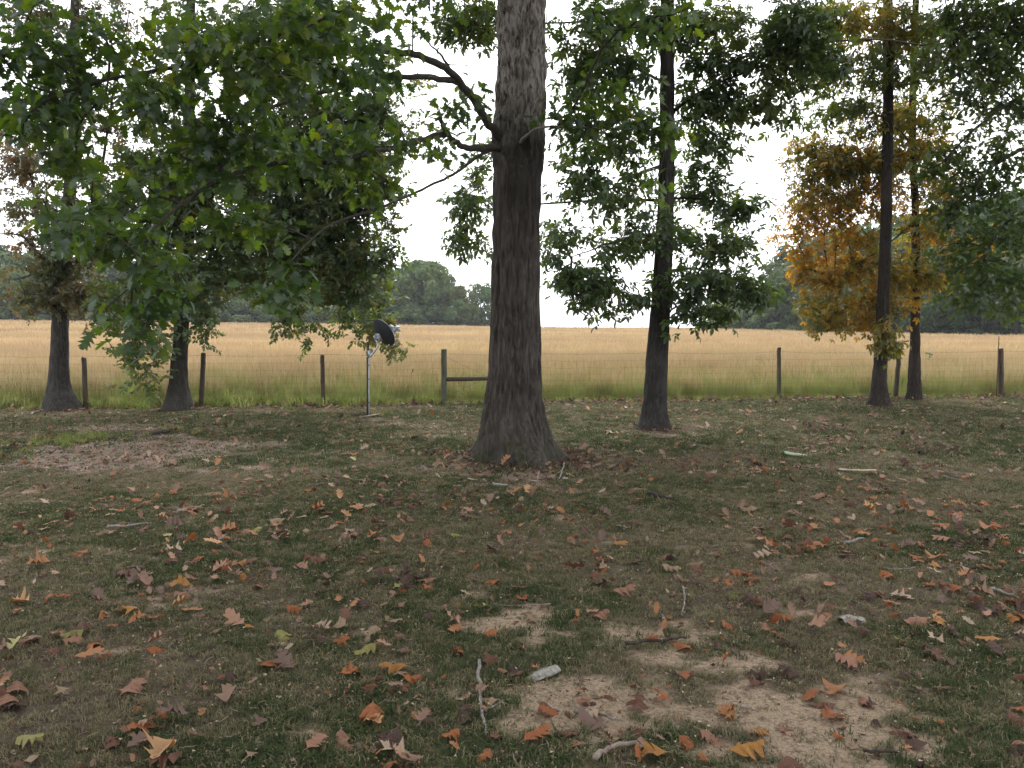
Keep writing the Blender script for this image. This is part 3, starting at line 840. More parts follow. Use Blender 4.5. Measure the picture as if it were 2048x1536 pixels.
oak_spray_src = [spray('oak_spray', ol(0), 6, .16, M['oak_leaf'], i, .22) for i in range(3)]
foliage(oak, tp[:k], pp[:k], 7, oak_leaf_src, oak_spray_src, 300, .35, .17, .75, 1.15, .55, far_targets=tp[k:], far_par=pp[k:], far_k=5, far_scale=1.5)

# ---- slender hickory right of it
def std_tree(name, label, cat, rows, Y, height, bark, segs, seed, ells, dens, crown, src1, srcs, nobj, kk, limbs=(), fr=24, fz=3, depth=.012, flare=.08, spread=.2, far_scale=1.3, smin=.8, smax=1.15, droop=.3, wpath=.25, far_k=4, roll=.55, near=1.0):
    Y = Y * near; ells = [tuple(q * near if n_ == 4 else q for n_, q in enumerate(e)) for e in ells]
    limbs = [(a_, b_, [(u, v, y_ * near) for u, v, y_ in pr]) for a_, b_, pr in limbs]
    g = P(rows[-1][0], rows[-1][1], Y)
    t = thing(name, label, cat, (g[0], Y, 0))
    tc, tr = trunk(t, rows, Y, height, M[bark], segs, .04, depth, fr, fz, seed, flare)
    ls = []
    for (r0, r1, pr) in limbs:
        ls.append(limb(t, PL(pr), r0, r1, M['twig_bark'], 'limb', 8))
    tn = ell_points(ells, dens)
    ovs = [crown_points(c, r, n, zm, .3) for (c, r, n, zm) in crown]
    ov = np.vstack(ovs) if ovs else np.zeros((0, 3))
    if len(ov):
        uu, vv, zz = proj(ov); ov = ov[~((vv > -20) & (zz > 0) & (uu > -100) & (uu < 2150))]
    sd_ = [tc[(tc[:, 2] > 2.6)][::6]] + [dens_line(q) for q in ls]
    N, par, ns = grow(np.vstack(sd_), np.vstack([tn, ov]), wpath)
    wood(N, par, ns, M['twig_bark'], t, 'twigs', .0035, .44, .05)
    tp, pp = parents_of(N, par, ns); k = len(tn)
    foliage(t, tp[:k], pp[:k], kk, src1, srcs, nobj, droop, spread, smin, smax, roll, far_targets=tp[k:], far_par=pp[k:], far_k=far_k, far_scale=far_scale)
    return t

hk1 = [compound_leaf('leaf', .24, None, i).mesh('leaf', M['hickory_leaf']) for i in range(5)]
hks = [spray('hickory_spray', lambda s: compound_leaf('l', .25, None, s), 3, .25, M['hickory_leaf'], i, .15) for i in range(3)]
hick_e = [(1180, 60, 80, 55, 13), (1250, 40, 80, 60, 13.5), (1170, 150, 70, 60, 13), (1250, 150, 70, 60, 12.8), (1400, 50, 110, 55, 13.4), (1430, 130, 80, 50, 13), (1580, 55, 90, 55, 12.6, None, 1.8), (1640, 120, 60, 50, 12.6, None, 1.5), (1560, 130, 50, 45, 12.6, None, 1.5),
          (1400, 210, 60, 55, 13.2), (1480, 215, 70, 50, 13), (1555, 210, 45, 55, 13), (1420, 290, 60, 45, 13.4), (1160, 300, 70, 45, 13), (1250, 300, 60, 40, 13.2), (1200, 380, 110, 40, 13), (1270, 440, 90, 35, 12.8, None, .7), (1390, 360, 60, 40, 13.5), (1440, 400, 80, 40, 13.4), (1500, 410, 35, 35, 13.3),
          (1140, 470, 50, 25, 13, .8), (1250, 490, 90, 28, 13, .8), (1130, 545, 50, 30, 13, .8, 1.2), (1170, 590, 50, 20, 12.9, .6, 1.2), (1200, 560, 80, 24, 12.9, .8, 1.3), (1520, 600, 50, 16, 12.9, .5, 1.2), (1340, 560, 60, 20, 12.9, .6), (1100, 500, 20, 60, 13.2, .5), (1380, 640, 40, 14, 12.9, .4), (1270, 590, 50, 22, 12.8, .6), (1210, 615, 60, 14, 12.8, .5), (1400, 480, 100, 35, 13.3, .9), (1470, 500, 60, 25, 13.2, .6), (1410, 560, 80, 25, 13.0, .9, 1.3), (1490, 570, 70, 24, 12.9, .7, 1.4), (1550, 575, 22, 16, 12.9, .4),
          (1400, 615, 60, 20, 12.9, .6), (1440, 640, 40, 16, 12.9, .4), (1370, 600, 30, 30, 13, .4),
          (940, 410, 50, 45, 13.8, .8), (930, 475, 42, 25, 13.8, .7), (960, 350, 30, 30, 13.6, .6), (905, 45, 60, 35, 13.5, .8), (960, 25, 50, 50, 13.5, .8), (960, 90, 28, 25, 13.4, .5), (975, 520, 12, 30, 13.6, .4), (960, 300, 20, 25, 13.4, .5)]
std_tree('hickory_tree', 'straight grey hickory right of the thick oak, with layered sprays of narrow dark leaflets', 'tree',
         [(1335, -20, 27), (1335, 100, 29), (1334, 250, 31), (1332, 400, 34), (1328, 500, 36), (1322, 600, 40), (1315, 700, 44), (1311, 770, 47), (1308, 830, 52), (1307, 850, 62), (1306, 862, 76)],
         13.3, 14.5, 'hickory_bark', 72, 21, hick_e, 12.5, [((3.0, 12.6, 10.6), (4.2, 4.2, 3.6), 300, 7.2)], hk1, hks, 300, 5, near=.985,
         limbs=[(.03, .008, [(1328, 470, 13.3), (1280, 470, 13.2), (1210, 490, 13.1), (1140, 515, 13.0)]), (.035, .008, [(1333, 330, 13.3), (1280, 345, 13.1), (1200, 390, 13), (1120, 400, 13)]),
                (.03, .007, [(1331, 400, 13.3), (1370, 395, 13.4), (1430, 400, 13.4), (1500, 430, 13.3)]), (.03, .007, [(1325, 545, 13.3), (1380, 535, 13.2), (1440, 548, 13.1), (1540, 578, 12.9)]),
                (.035, .008, [(1334, 230, 13.3), (1390, 190, 13.2), (1470, 150, 12.9), (1580, 110, 12.6)]), (.03, .008, [(1335, 170, 13.3), (1280, 140, 13.1), (1200, 110, 13.0)]),
                (.03, .008, [(1332, 400, 13.3), (1200, 400, 13.9), (1050, 410, 14.2), (950, 420, 13.9)]), (.028, .008, [(1335, 60, 13.3), (1200, 40, 13.7), (1050, 50, 13.8), (930, 50, 13.5)])])

# ---- slim pair on the right: mixed green one and amber one
mx1 = [compound_leaf('leaf', .20, None, 40 + i).mesh('leaf', M['mixed_leaf']) for i in range(4)]
mxs = [spray('mixed_spray', lambda s: compound_leaf('l', .21, None, s), 4, .2, M['mixed_leaf'], i, .18) for i in range(3)]
std_tree('slim_tree', 'tall slim tree with a leaf tuft sprouting low on its trunk, beside the amber tree', 'tree',
         [(1776, -20, 18), (1776, 100, 20), (1776, 250, 21), (1773, 400, 22), (1770, 500, 23), (1767, 600, 24), (1763, 680, 26), (1760, 740, 28), (1758, 780, 33), (1757, 800, 41), (1757, 811, 52)],
         17.8, 15, 'slim_bark', 48, 31, [(1720, 40, 100, 45, 17.6), (1650, 60, 60, 50, 17.4), (1790, 60, 70, 50, 17.6), (1700, 130, 70, 45, 17.5), (1780, 150, 60, 45, 17.6), (1768, 680, 14, 26, 17.5, .22, 12), (1785, 690, 10, 16, 17.5, .2, 10), (1850, 60, 60, 50, 17.8), (1850, 150, 50, 50, 17.8), (1640, 150, 60, 40, 17.6), (1660, 215, 70, 40, 18), (1720, 230, 60, 50, 18.1), (1800, 250, 60, 40, 18.2), (1870, 230, 50, 50, 18.2), (1720, 330, 60, 40, 18.4, .5, .7)], 10,
         [((8.3, 17.5, 12.3), (3.2, 3.2, 3.2), 130, 8.6)], mx1, mxs, 130, 6, near=.947)
am1 = [compound_leaf('leaf', .20, None, 60 + i).mesh('leaf', M['amber_leaf'] if i else M['mixed_leaf']) for i in range(4)]
ams = [spray('amber_spray', lambda s: compound_leaf('l', .21, None, s), 4, .2, M['amber_leaf'], i, .18) for i in range(3)]
amber_e = [(1620, 300, 60, 40, 18, None, .8), (1600, 420, 40, 30, 17.9, .6), (1610, 500, 40, 25, 17.9, .6), (1790, 230, 50, 50, 18.3, None, .6), (1640, 320, 80, 40, 18), (1720, 320, 90, 45, 18.1), (1800, 320, 60, 50, 18.2), (1650, 390, 80, 45, 18), (1740, 400, 80, 45, 18.2), (1630, 450, 60, 30, 17.9), (1700, 470, 60, 35, 18),
           (1860, 300, 50, 50, 18.4), (1880, 380, 60, 45, 18.4), (1860, 460, 60, 45, 18.3), (1930, 500, 60, 40, 18.2, None, .8), (1570, 470, 45, 10, 17.8, .5), (1650, 560, 60, 35, 17.8), (1700, 530, 80, 40, 18), (1780, 540, 70, 45, 18.1), (1860, 550, 60, 40, 18.2), (1600, 545, 35, 35, 17.8), (1700, 600, 90, 28, 17.8, .8), (1780, 610, 60, 25, 18, .8),
           (1650, 640, 35, 14, 17.7, .5, 1.5), (1690, 652, 45, 16, 17.7, .5, 1.5), (1740, 640, 40, 14, 17.8, .5, 1.3), (1620, 600, 45, 18, 17.8, .6), (1630, 655, 14, 14, 17.6, .3, 2)]
std_tree('amber_tree', 'slim tree turning amber, its lowest orange sprays hanging over the fence', 'tree',
         [(1828, 120, 13), (1826, 200, 15), (1824, 300, 14), (1830, 400, 15), (1831, 500, 16), (1831, 600, 17), (1830, 680, 20), (1829, 740, 24), (1829, 780, 27), (1828, 795, 31), (1828, 806, 38)],
         18.4, 12.5, 'slim_bark', 44, 41, amber_e, 15, [((9.6, 18.4, 11), (2.4, 2.4, 2.2), 120, 8.9)], am1, ams, 300, 5, near=.978,
         limbs=[(.035, .008, [(1825, 310, 18.4), (1790, 312, 18.3), (1740, 325, 18.1), (1680, 345, 18)]), (.03, .008, [(1829, 440, 18.4), (1800, 470, 18.2), (1730, 520, 18), (1650, 560, 17.8)]),
                (.03, .008, [(1830, 520, 18.4), (1790, 560, 18.2), (1720, 605, 17.9), (1640, 640, 17.7)]), (.03, .006, [(1825, 240, 18.4), (1780, 230, 18.3), (1700, 240, 18.1)]), (.03, .006, [(1830, 330, 18.4), (1870, 340, 18.4), (1930, 380, 18.3)])])

# ---- dark oak reaching in from beyond the right edge
dk1 = [lobed_leaf('l', .13, .09, 3, None, -.1, .6, 80 + i, .14, .1 * i, blunt=False).mesh('leaf', M['dark_oak_leaf']) for i in range(5)]
dks = [spray('dark_oak_spray', lambda s: lobed_leaf('l', .13, .09, 3, None, -.1, .6, s, .14, blunt=False), 7, .13, M['dark_oak_leaf'], i, .25) for i in range(3)]
dark_e = [(1870, 330, 50, 40, 15.4), (2020, 120, 60, 60, 15.3), (1960, 360, 60, 40, 15.2), (2030, 20, 70, 40, 15), (1930, 400, 50, 40, 15.3), (1970, 40, 110, 50, 15.2), (1900, 110, 80, 50, 15), (1990, 130, 90, 50, 15), (2060, 60, 60, 60, 15.2), (1940, 200, 80, 40, 15), (2040, 210, 50, 50, 15), (1990, 280, 70, 35, 15), (1920, 330, 60, 40, 15.2), (2050, 330, 40, 40, 15), (2010, 400, 60, 45, 15), (1960, 460, 80, 40, 15.2), (2040, 480, 50, 50, 15),
          (1900, 520, 60, 35, 15.2), (1980, 550, 80, 45, 15.1), (2050, 580, 50, 45, 15), (1940, 600, 60, 25, 15), (2010, 625, 40, 18, 15, .6), (1870, 430, 40, 40, 15.4), (1900, 20, 60, 40, 15.3), (1560, 90, 70, 50, 14.2, None, .5)]
std_tree('oak_tree', 'dark green oak whose low limbs reach in from the right edge of the view', 'tree',
         [(2255, -20, 60), (2255, 200, 62), (2250, 500, 66), (2248, 700, 72), (2246, 800, 90), (2245, 832, 120)], 15.4, 13, 'grey_bark', 60, 51, dark_e, 19,
         [((11.0, 14.6, 10.2), (4.6, 4.6, 3.6), 420, 7.0)], dk1, dks, 300, 6,
         limbs=[(.07, .012, [(2250, 160, 15.4), (2140, 150, 15.3), (2050, 190, 15.1), (1990, 225, 15.0), (1930, 275, 15.0), (1880, 330, 15.1)]), (.06, .012, [(2250, 290, 15.4), (2130, 280, 15.3), (2048, 296, 15.1), (1985, 330, 15.0), (1955, 370, 15.0), (1945, 400, 15.0), (1900, 410, 15.1)]),
                (.05, .010, [(2250, 380, 15.4), (2130, 390, 15.2), (2030, 430, 15), (1990, 470, 15), (1960, 540, 15)]), (.05, .01, [(2250, 60, 15.4), (2120, 40, 15.3), (1990, 60, 15.2), (1900, 90, 15.1)])])

# ---- the two trees on the left
sm1 = [simple_leaf(.085, .06, i).mesh('leaf', M['small_leaf']) for i in range(4)]
sms = [spray('small_spray', lambda s: simple_leaf(.085, .062, s), 11, .08, M['small_leaf'], i, .26) for i in range(5)]
ru1 = [simple_leaf(.08, .06, 30 + i).mesh('leaf', M['russet_leaf']) for i in range(4)]
rus = [spray('russet_spray', lambda s: simple_leaf(.08, .058, s), 10, .08, M['russet_leaf'], 30 + i, .25) for i in range(5)]
post_e = [(330, 380, 110, 70, 17), (450, 360, 110, 70, 17), (300, 460, 110, 50, 17), (430, 460, 110, 55, 17), (400, 550, 130, 45, 16.8), (560, 400, 110, 70, 16.8), (650, 340, 110, 60, 16.8), (560, 500, 100, 60, 16.8), (680, 430, 90, 60, 16.6), (640, 540, 90, 45, 16.6), (720, 520, 80, 60, 16.5, None, 1.4), (600, 300, 150, 70, 16.7), (700, 330, 110, 70, 16.6), (620, 450, 120, 80, 16.6), (700, 590, 80, 32, 16.9), (755, 655, 50, 22, 17.2, .5, 1.2), (715, 655, 35, 25, 17.2, .5),
          (300, 590, 90, 35, 16.6), (230, 610, 60, 30, 16.6), (280, 650, 60, 28, 16.4, .5), (260, 700, 35, 30, 16.3, .4, 1.3), (285, 750, 22, 28, 16.3, .3, 1.6), (320, 700, 18, 20, 16.3, .3), (400, 620, 60, 30, 16.5), (415, 655, 30, 22, 16.4, .4), (590, 620, 60, 14, 16.5, .5), (560, 648, 30, 8, 16.5, .3), (610, 655, 40, 10, 16.4, .4), (795, 690, 20, 8, 17.2, .3, 1.5),
          (730, 230, 90, 50, 16.8), (810, 260, 55, 45, 16.8, None, .7), (620, 230, 90, 50, 16.9), (500, 280, 90, 50, 17), (360, 290, 90, 50, 17), (250, 320, 60, 40, 17), (560, 140, 130, 50, 17.1), (760, 150, 80, 45, 17, None, .8), (420, 60, 120, 50, 17.2, None, .7), (620, 40, 120, 45, 17.2), (300, 180, 90, 60, 17.2, None, .6), (760, 390, 60, 40, 16.6), (780, 470, 35, 35, 16.5)]
std_tree('post_oak_tree', 'broad small-leaved tree behind the dish, crown drooping low on both sides of its trunk', 'tree',
         [(382, -20, 17), (380, 150, 20), (378, 350, 24), (375, 450, 27), (369, 560, 29), (363, 650, 30), (359, 720, 32), (357, 770, 38), (357, 795, 48), (357, 812, 64)],
         16.9, 13.5, 'grey_bark', 48, 61, post_e, 5.2, [((-7.2, 16.5, 10.8), (3.8, 3.8, 2.8), 110, 8.5)], sms, [sms[0], sms[1]], 0, 6, spread=.28, smin=.9, smax=1.35, far_scale=1.9, droop=.2, near=.945,
         limbs=[(.05, .01, [(371, 520, 16.9), (430, 480, 16.8), (520, 460, 16.7), (640, 470, 16.7), (720, 560, 17.0), (760, 650, 17.2)]), (.045, .01, [(365, 600, 16.9), (420, 570, 16.8), (520, 560, 16.7), (600, 600, 16.6)]),
                (.04, .008, [(368, 560, 16.9), (320, 560, 16.7), (270, 610, 16.5), (262, 680, 16.4), (280, 740, 16.3)]), (.06, .01, [(378, 330, 16.9), (470, 290, 16.9), (600, 270, 16.8), (740, 240, 16.8)]), (.05, .01, [(378, 360, 16.9), (320, 330, 17), (250, 320, 17)]), (.05, .01, [(380, 180, 16.9), (460, 120, 17), (560, 100, 17.1)])])
rus_e = [(60, 330, 70, 50, 17.6, None, .7), (150, 330, 50, 50, 17.5, None, .6), (90, 420, 80, 35, 17.6, None, .7), (40, 480, 50, 18, 17.4, None, .8), (110, 530, 60, 40, 17.4), (60, 595, 40, 25, 17.3, .5), (110, 590, 35, 25, 17.3, .5), (170, 500, 60, 40, 17.5), (160, 590, 60, 28, 17.4), (30, 250, 50, 30, 17.6, None, .5), (100, 130, 60, 50, 17.6, None, .5), (60, 30, 80, 40, 17.6, None, .6), (200, 30, 60, 40, 17.6, None, .5), (200, 420, 50, 50, 17.6, None, .7), (190, 230, 50, 50, 17.6, None, .6), (20, 560, 30, 20, 17.3, .4, .5), (175, 640, 35, 10, 17.2, .3)]
std_tree('russet_tree', 'grey-trunked tree at the far left with thin reddish foliage and bare forking limbs', 'tree',
         [(150, -20, 16), (150, 150, 19), (146, 300, 22), (138, 400, 25), (130, 500, 28), (124, 560, 34), (121, 620, 33), (119, 700, 34), (118, 750, 38), (119, 780, 46), (121, 798, 58), (124, 810, 80)],
         17.6, 14, 'grey_bark', 48, 71, rus_e, 13.0, [((-10.2, 17.2, 11.2), (3.4, 3.4, 2.8), 90, 8.9)], rus, [rus[0], rus[1]], 0, 5, spread=.28, smin=.75, smax=1.15, far_scale=1.9, droop=.15, near=.91,
         limbs=[(.05, .012, [(126, 545, 17.6), (100, 500, 17.5), (85, 420, 17.5), (62, 360, 17.6), (48, 290, 17.7), (30, 240, 17.7)]), (.03, .008, [(96, 480, 17.5), (92, 420, 17.4), (95, 380, 17.4), (85, 340, 17.4)]), (.04, .01, [(122, 560, 17.6), (90, 520, 17.3), (40, 465, 17.1), (-20, 470, 17.0)]),
                (.035, .008, [(124, 560, 17.6), (80, 545, 17.2), (30, 560, 17.0)]), (.05, .01, [(128, 530, 17.6), (165, 470, 17.5), (200, 380, 17.5), (215, 260, 17.6), (235, 120, 17.7), (260, 20, 17.7)])])

# ---- two unseen oaks added behind the viewer to block sky light
for (tx, ty, sd0, lab) in ((-5.5, -4.5, 81, 'unseen oak added behind the viewer to shade the yard, on the left'), (5.0, -5.5, 82, 'unseen oak added behind the viewer to shade the yard, on the right')):
    t_ = thing('oak_tree', lab, 'tree', (tx, ty, 0)); z0_ = float(terrain(tx, ty))
    b = MB(); b.tube([(0, 0, z0_ - .2), (0, 0, z0_ + .25), (.05, 0, 2.5), (.1, .1, 6), (0, .3, 11)], [.42, .30, .25, .2, .05], 16, wob=.1)
    obj('trunk', b.mesh('trunk', M['grey_bark'], True), t_)
    T_ = crown_points((tx, ty, 8.0), (5.5, 5.5, 4.6), 620, 2.9, .3); T_ = T_[~((T_[:, 1] > -.6) & (T_[:, 2] < 4.5))]
    S_ = np.stack([np.full(20, tx), np.full(20, ty), np.linspace(3, 10.5, 20)], -1)
    N, par, ns = grow(S_, T_); wood(N, par, ns, M['twig_bark'], t_, 'twigs', .0045, .44, .09)
    tp, pp = parents_of(N, par, ns)
    foliage(t_, tp[:1], pp[:1], 3, dk1, dks, 0, far_targets=tp, far_par=pp, far_k=5, far_scale=2.2)

# ------------------------------------------------------------------ the far tree lines
far_m = []
for nm, cols, cl in (('far_green', [(.06, .105, .04), (.08, .13, .045), (.10, .15, .05)], [(.16, .17, .05), (.075, .12, .05)]),
                     ('far_dark', [(.045, .08, .03), (.055, .095, .034), (.05, .085, .038)], [(.09, .13, .035), (.11, .11, .04)]),
                     ('far_yellow', [(.09, .11, .035), (.12, .12, .035), (.07, .10, .035)], [(.15, .12, .03), (.10, .11, .03)])):
    far_m.append(leaf_mat(nm, cols, cl, trans=.25, tcol=1.3, gloss=.05, nscale=.35))

def far_crown(name, h, r, z0, n, mat, seed, lobes=22, q=.26):
    """crown of many leaf clumps: lobes of small leaf faces standing off an uneven outline"""
    g = np.random.default_rng(seed)
    C = []; 
    for k in range(lobes):
        a = g.random() * 6.28; t = g.random() ** .8
        zz = z0 + (h - z0) * (.08 + .84 * t); env = math.sin(math.pi * (.18 + .72 * t)) ** .7
        d = r * env * (.35 + .6 * g.random()); C.append((math.cos(a) * d * 1.08, math.sin(a) * d * 1.08, zz, (.14 + .2 * g.random()) * r * (.6 + .6 * env)))
    C = np.array(C); w = C[:, 3] ** 2; w /= w.sum()
    k = g.choice(lobes, n, p=w); c = C[k]
    q3 = g.normal(size=(n, 3)); q3[:, 2] += .25; q3 /= np.linalg.norm(q3, axis=1)[:, None]
    pos = c[:, :3] + q3 * (c[:, 3] * (.72 + .36 * g.random(n)))[:, None] * [1, 1, .85]
    nrm = q3 + g.normal(0, .55, (n, 3)); nrm /= np.linalg.norm(nrm, axis=1)[:, None]
    t1 = np.cross(nrm, g.normal(size=(n, 3))); t1 /= np.linalg.norm(t1, axis=1)[:, None]; t2 = np.cross(nrm, t1)
    sz = q * (.5 + .9 * g.random(n))[:, None]
    A = pos + t1 * sz; B = pos + t2 * sz * .55; Cc = pos - t1 * sz * .9; D = pos - t2 * sz * .6
    V = np.stack([A, B, Cc, D], 1).reshape(-1, 3)
    F4 = np.arange(4 * n).reshape(-1, 4)
    return mesh_np(name, V, [F4], mat)

def far_trunk(h, r0, seed):
    g = np.random.default_rng(seed); b = MB()
    b.tube([(0, 0, -.3), (g.normal() * .1, g.normal() * .1, h * .4), (g.normal() * .3, g.normal() * .3, h * .8)], [r0, r0 * .75, r0 * .3], 7)
    for k in range(4):
        z = h * (.3 + .12 * k); a = g.random() * 6.28; L = h * .22
        b.tube([(0, 0, z), (math.cos(a) * L * .5, math.sin(a) * L * .5, z + L * .5), (math.cos(a) * L, math.sin(a) * L, z + L * .75)], [r0 * .4, r0 * .25, r0 * .1], 5)
    return b.mesh('far_trunk', M['grey_bark'], True)
crowns = [[far_crown('far_crown', 10, 4.0, .8 + .5 * (i % 2), 7500, far_m[m], 100 * m + i, 40 + 8 * i, .24) for i in range(3)] for m in range(3)]
bushes = [far_crown('bush_crown', 4.2, 2.6, .1, 1900, far_m[m], 300 + m, 12, .2) for m in range(2)]
ftr = [far_trunk(10, .22, i) for i in range(3)]

ORD = ['first', 'second', 'third', 'fourth', 'fifth', 'sixth', 'seventh', 'eighth', 'ninth', 'tenth', 'eleventh', 'twelfth'] + ['%dth' % q for q in range(13, 40)]
ROWS = {}
def number_rows():
    for g, (word, noun, side, lst) in ROWS.items():
        lst.sort(key=lambda o: o.location.x / o.location.y)
        for q, o in enumerate(lst): o['label'] = ORD[q] + ' ' + (o.get('tone') or word) + ' ' + noun + ' from the left in the far ' + side
        for o in lst:
            if 'tone' in o: del o['tone']
def far_tree(u, v_top, v_base, Y, m, i, label, group, name='far_tree', wide=1.0):
    x = (u - 1024) / F * Y; z = float(terrain(x, Y)); h = P(u, v_top - (30 if u > 1540 else 8 if u > 700 else 0), Y)[2] - z; s = h / 9.7
    t = thing(name, label, 'tree', (x, Y, z), group, rng.random() * 6.28)
    t.scale = (s * wide, s * wide, s)
    obj('trunk', ftr[i % 3], t); obj('crown', crowns[m][i % 3], t)
    if label in (LF_, RF_):
        t['tone'] = ('bright green', 'dark green', 'yellowish')[m]
        ROWS.setdefault(group, ('green', 'tree', 'row on the left' if label == LF_ else 'wood on the right', []))[3].append(t)
LF_ = 'green tree in the far row along the left edge of the hay field'
RF_ = 'dark green tree in the far row along the right edge of the hay field'
i = 0
for u, vt, Y, m, w in ((-120, 480, 120, 0, 1.2), (-60, 470, 122, 1, 1.2), (0, 500, 124, 0, 1.1), (25, 540, 118, 0, .9), (60, 505, 126, 1, 1.1), (120, 515, 128, 1, 1.1), (175, 520, 128, 0, 1.1), (225, 512, 130, 1, 1.1), (280, 520, 131, 0, 1.1), (330, 510, 132, 0, 1.1), (385, 520, 133, 1, 1.1), (440, 515, 134, 0, 1.1), (490, 520, 135, 0, 1.1),
                        (540, 525, 136, 1, 1.1), (590, 520, 137, 0, 1.1), (640, 528, 138, 0, 1.1), (690, 525, 139, 1, 1.1), (735, 540, 139, 0, 1.0), (780, 548, 140, 0, 1.0), (850, 533, 141, 0, 1.0), (815, 552, 137, 1, .9), (888, 560, 140, 0, .9)):
    far_tree(u, vt, 640, Y, m, i, LF_, 'trees far along the left edge of the field', wide=w); i += 1
far_tree(848, 532, 645, 136, 0, 1, 'tallest rounded green tree of the far row seen between the dish and the thick oak', 'trees far along the left edge of the field', wide=1.1)
far_tree(912, 580, 648, 138, 2, 0, 'small yellowish tree at the right end of the far left tree row', 'trees far along the left edge of the field', wide=.9)
far_tree(960, 575, 650, 142, 0, 2, 'pale thin tree half hidden behind the left side of the thick trunk', 'trees far along the left edge of the field', wide=.9)
for u, vt, Y, m, w in ((1440, 592, 150, 0, 1.2), (1475, 588, 140, 0, 1.2), (1530, 575, 130, 1, 1.2), (1570, 545, 122, 1, 1.2), (1650, 500, 112, 1, 1.2), (1610, 520, 118, 1, 1.1), (1700, 492, 106, 0, 1.2), (1690, 545, 98, 0, 1.0), (1760, 485, 104, 1, 1.2), (1815, 470, 100, 1, 1.2), (1870, 455, 97, 1, 1.2), (1925, 440, 94, 0, 1.2), (1980, 430, 92, 1, 1.2), (2040, 420, 90, 1, 1.2), (2100, 410, 88, 1, 1.2), (2170, 400, 86, 0, 1.2),
                        (1900, 520, 88, 1, 1.2), (1960, 540, 86, 1, 1.2), (2030, 530, 84, 1, 1.1), (1840, 530, 92, 1, 1.2), (1780, 545, 94, 0, 1.1), (1730, 560, 98, 1, 1.0), (1560, 590, 120, 1, 1.2), (1510, 600, 125, 0, 1.2)):
    far_tree(u, vt, 660, Y, m, i, RF_, 'trees far along the right edge of the field', wide=w); i += 1
far_tree(1618, 598, 660, 104, 2, 1, 'small yellow-green tree standing out before the dark wood beyond the orange sprays', 'trees far along the right edge of the field', wide=.6)
# understorey that closes the foot of both rows
def shrub_belt(rows, n, group, label):
    a = np.array(rows, float)
    for k in range(n):
        t = (k + .5) / n * (len(a) - 1); q = np.array([np.interp(t, range(len(a)), a[:, c]) for c in range(2)])
        u = q[0] + rng.normal() * 8; Y = q[1] + rng.normal() * 1.5; x = (u - 1024) / F * Y; z = float(terrain(x, Y))
        o = obj('far_shrub', bushes[k % 2], None, (x, Y, z), (0, 0, rng.random() * 6.28), scale=(1.25 * Y / 125, 1.25 * Y / 125, (.75 + .45 * rng.random()) * Y / 125))
        tag(o, label, 'shrub', group); ROWS.setdefault(group, ('low dark', 'shrub', 'row on the left' if 'left' in group else 'wood on the right', []))[3].append(o)
shrub_belt([(-140, 116), (400, 128), (960, 134)], 26, 'shrubs at the foot of the left tree row', 'dark shrub at the foot of the far left tree row')
shrub_belt([(1420, 140), (1560, 114), (1800, 92), (2150, 80)], 22, 'shrubs at the foot of the right tree row', 'dark shrub at the foot of the far right tree row')

# the thicket inside both woods, one mass of leaves
V_ = []; 
for (rows, n_) in (([(-160, 122), (400, 134), (990, 140)], 20000), ([(1415, 148), (1560, 120), (1800, 98), (2200, 84)], 18000)):
    a = np.array(rows, float); t_ = rng.random(n_) * (len(a) - 1)
    u_ = np.interp(t_, range(len(a)), a[:, 0]); Y_ = np.interp(t_, range(len(a)), a[:, 1]) + rng.random(n_) * 5
    x_ = (u_ - 1024) / F * Y_; h_ = (2.6 + 2.2 * fbm(x_ * .25, Y_ * 0, o=2, s=97)); z_ = zat(x_, Y_) + h_ * rng.random(n_) ** 1.35
    c_ = np.stack([x_, Y_, z_], -1); n1 = rng.normal(size=(n_, 3)); n1 /= np.linalg.norm(n1, axis=1)[:, None]; n2 = np.cross(n1, rng.normal(size=(n_, 3))); n2 /= np.linalg.norm(n2, axis=1)[:, None]
    sz_ = (.22 + .3 * rng.random(n_))[:, None]
    V_.append(np.stack([c_ + n1 * sz_, c_ + n2 * sz_ * .6, c_ - n1 * sz_, c_ - n2 * sz_ * .6], 1).reshape(-1, 3))
V_ = np.vstack(V_)
tag(obj('thicket', mesh_np('thicket', V_, [np.arange(len(V_)).reshape(-1, 4)], far_m[1])), 'dark undergrowth filling the foot of the far woods', kind='stuff')
number_rows()
# ------------------------------------------------------------------ haze
hm = bpy.data.materials.new('haze'); hm.use_nodes = True; hm.node_tree.nodes.clear()
ho = hm.node_tree.nodes.new('ShaderNodeOutputMaterial'); hv = hm.node_tree.nodes.new('ShaderNodeVolumePrincipled')
hv.inputs['Color'].default_value = (.86, .9, .96, 1); hv.inputs['Density'].default_value = .00035; hv.inputs['Anisotropy'].default_value = .2
hm.node_tree.links.new(hv.outputs[0], ho.inputs['Volume'])
b = MB(); b.box((0, 330, 4.5), (1240, 780, 26)); tag(obj('haze', b.mesh('haze', hm)), 'thin pale haze over the field', kind='stuff')

# ------------------------------------------------------------------ the fence
def wood_post_mat(name, a, b, c):
    t = NT(name); p = t.pos()
    n = t.noise(t.mapv(p, (45, 45, 5)), 1.0, 5, .65); col = t.ramp(n, [(.3, a), (.5, b), (.72, c)])
    return t.done(t.bsdf(col, .9, .15, bump=t.noise(t.mapv(p, (90, 90, 9)), 1.0, 4, .7), bstr=.5, bdist=.006))
M['post'] = wood_post_mat('weathered_post', (.045, .035, .028), (.085, .07, .055), (.13, .11, .09))
M['corner_post'] = wood_post_mat('mossy_post', (.06, .065, .045), (.12, .125, .09), (.18, .17, .14))
t = NT('wire'); M['wire'] = t.done(t.bsdf(t.ramp(t.noise(t.pos(), 12, 3), [(.4, (.10, .08, .06)), (.6, (.16, .14, .12))]), .7, .3, .3))

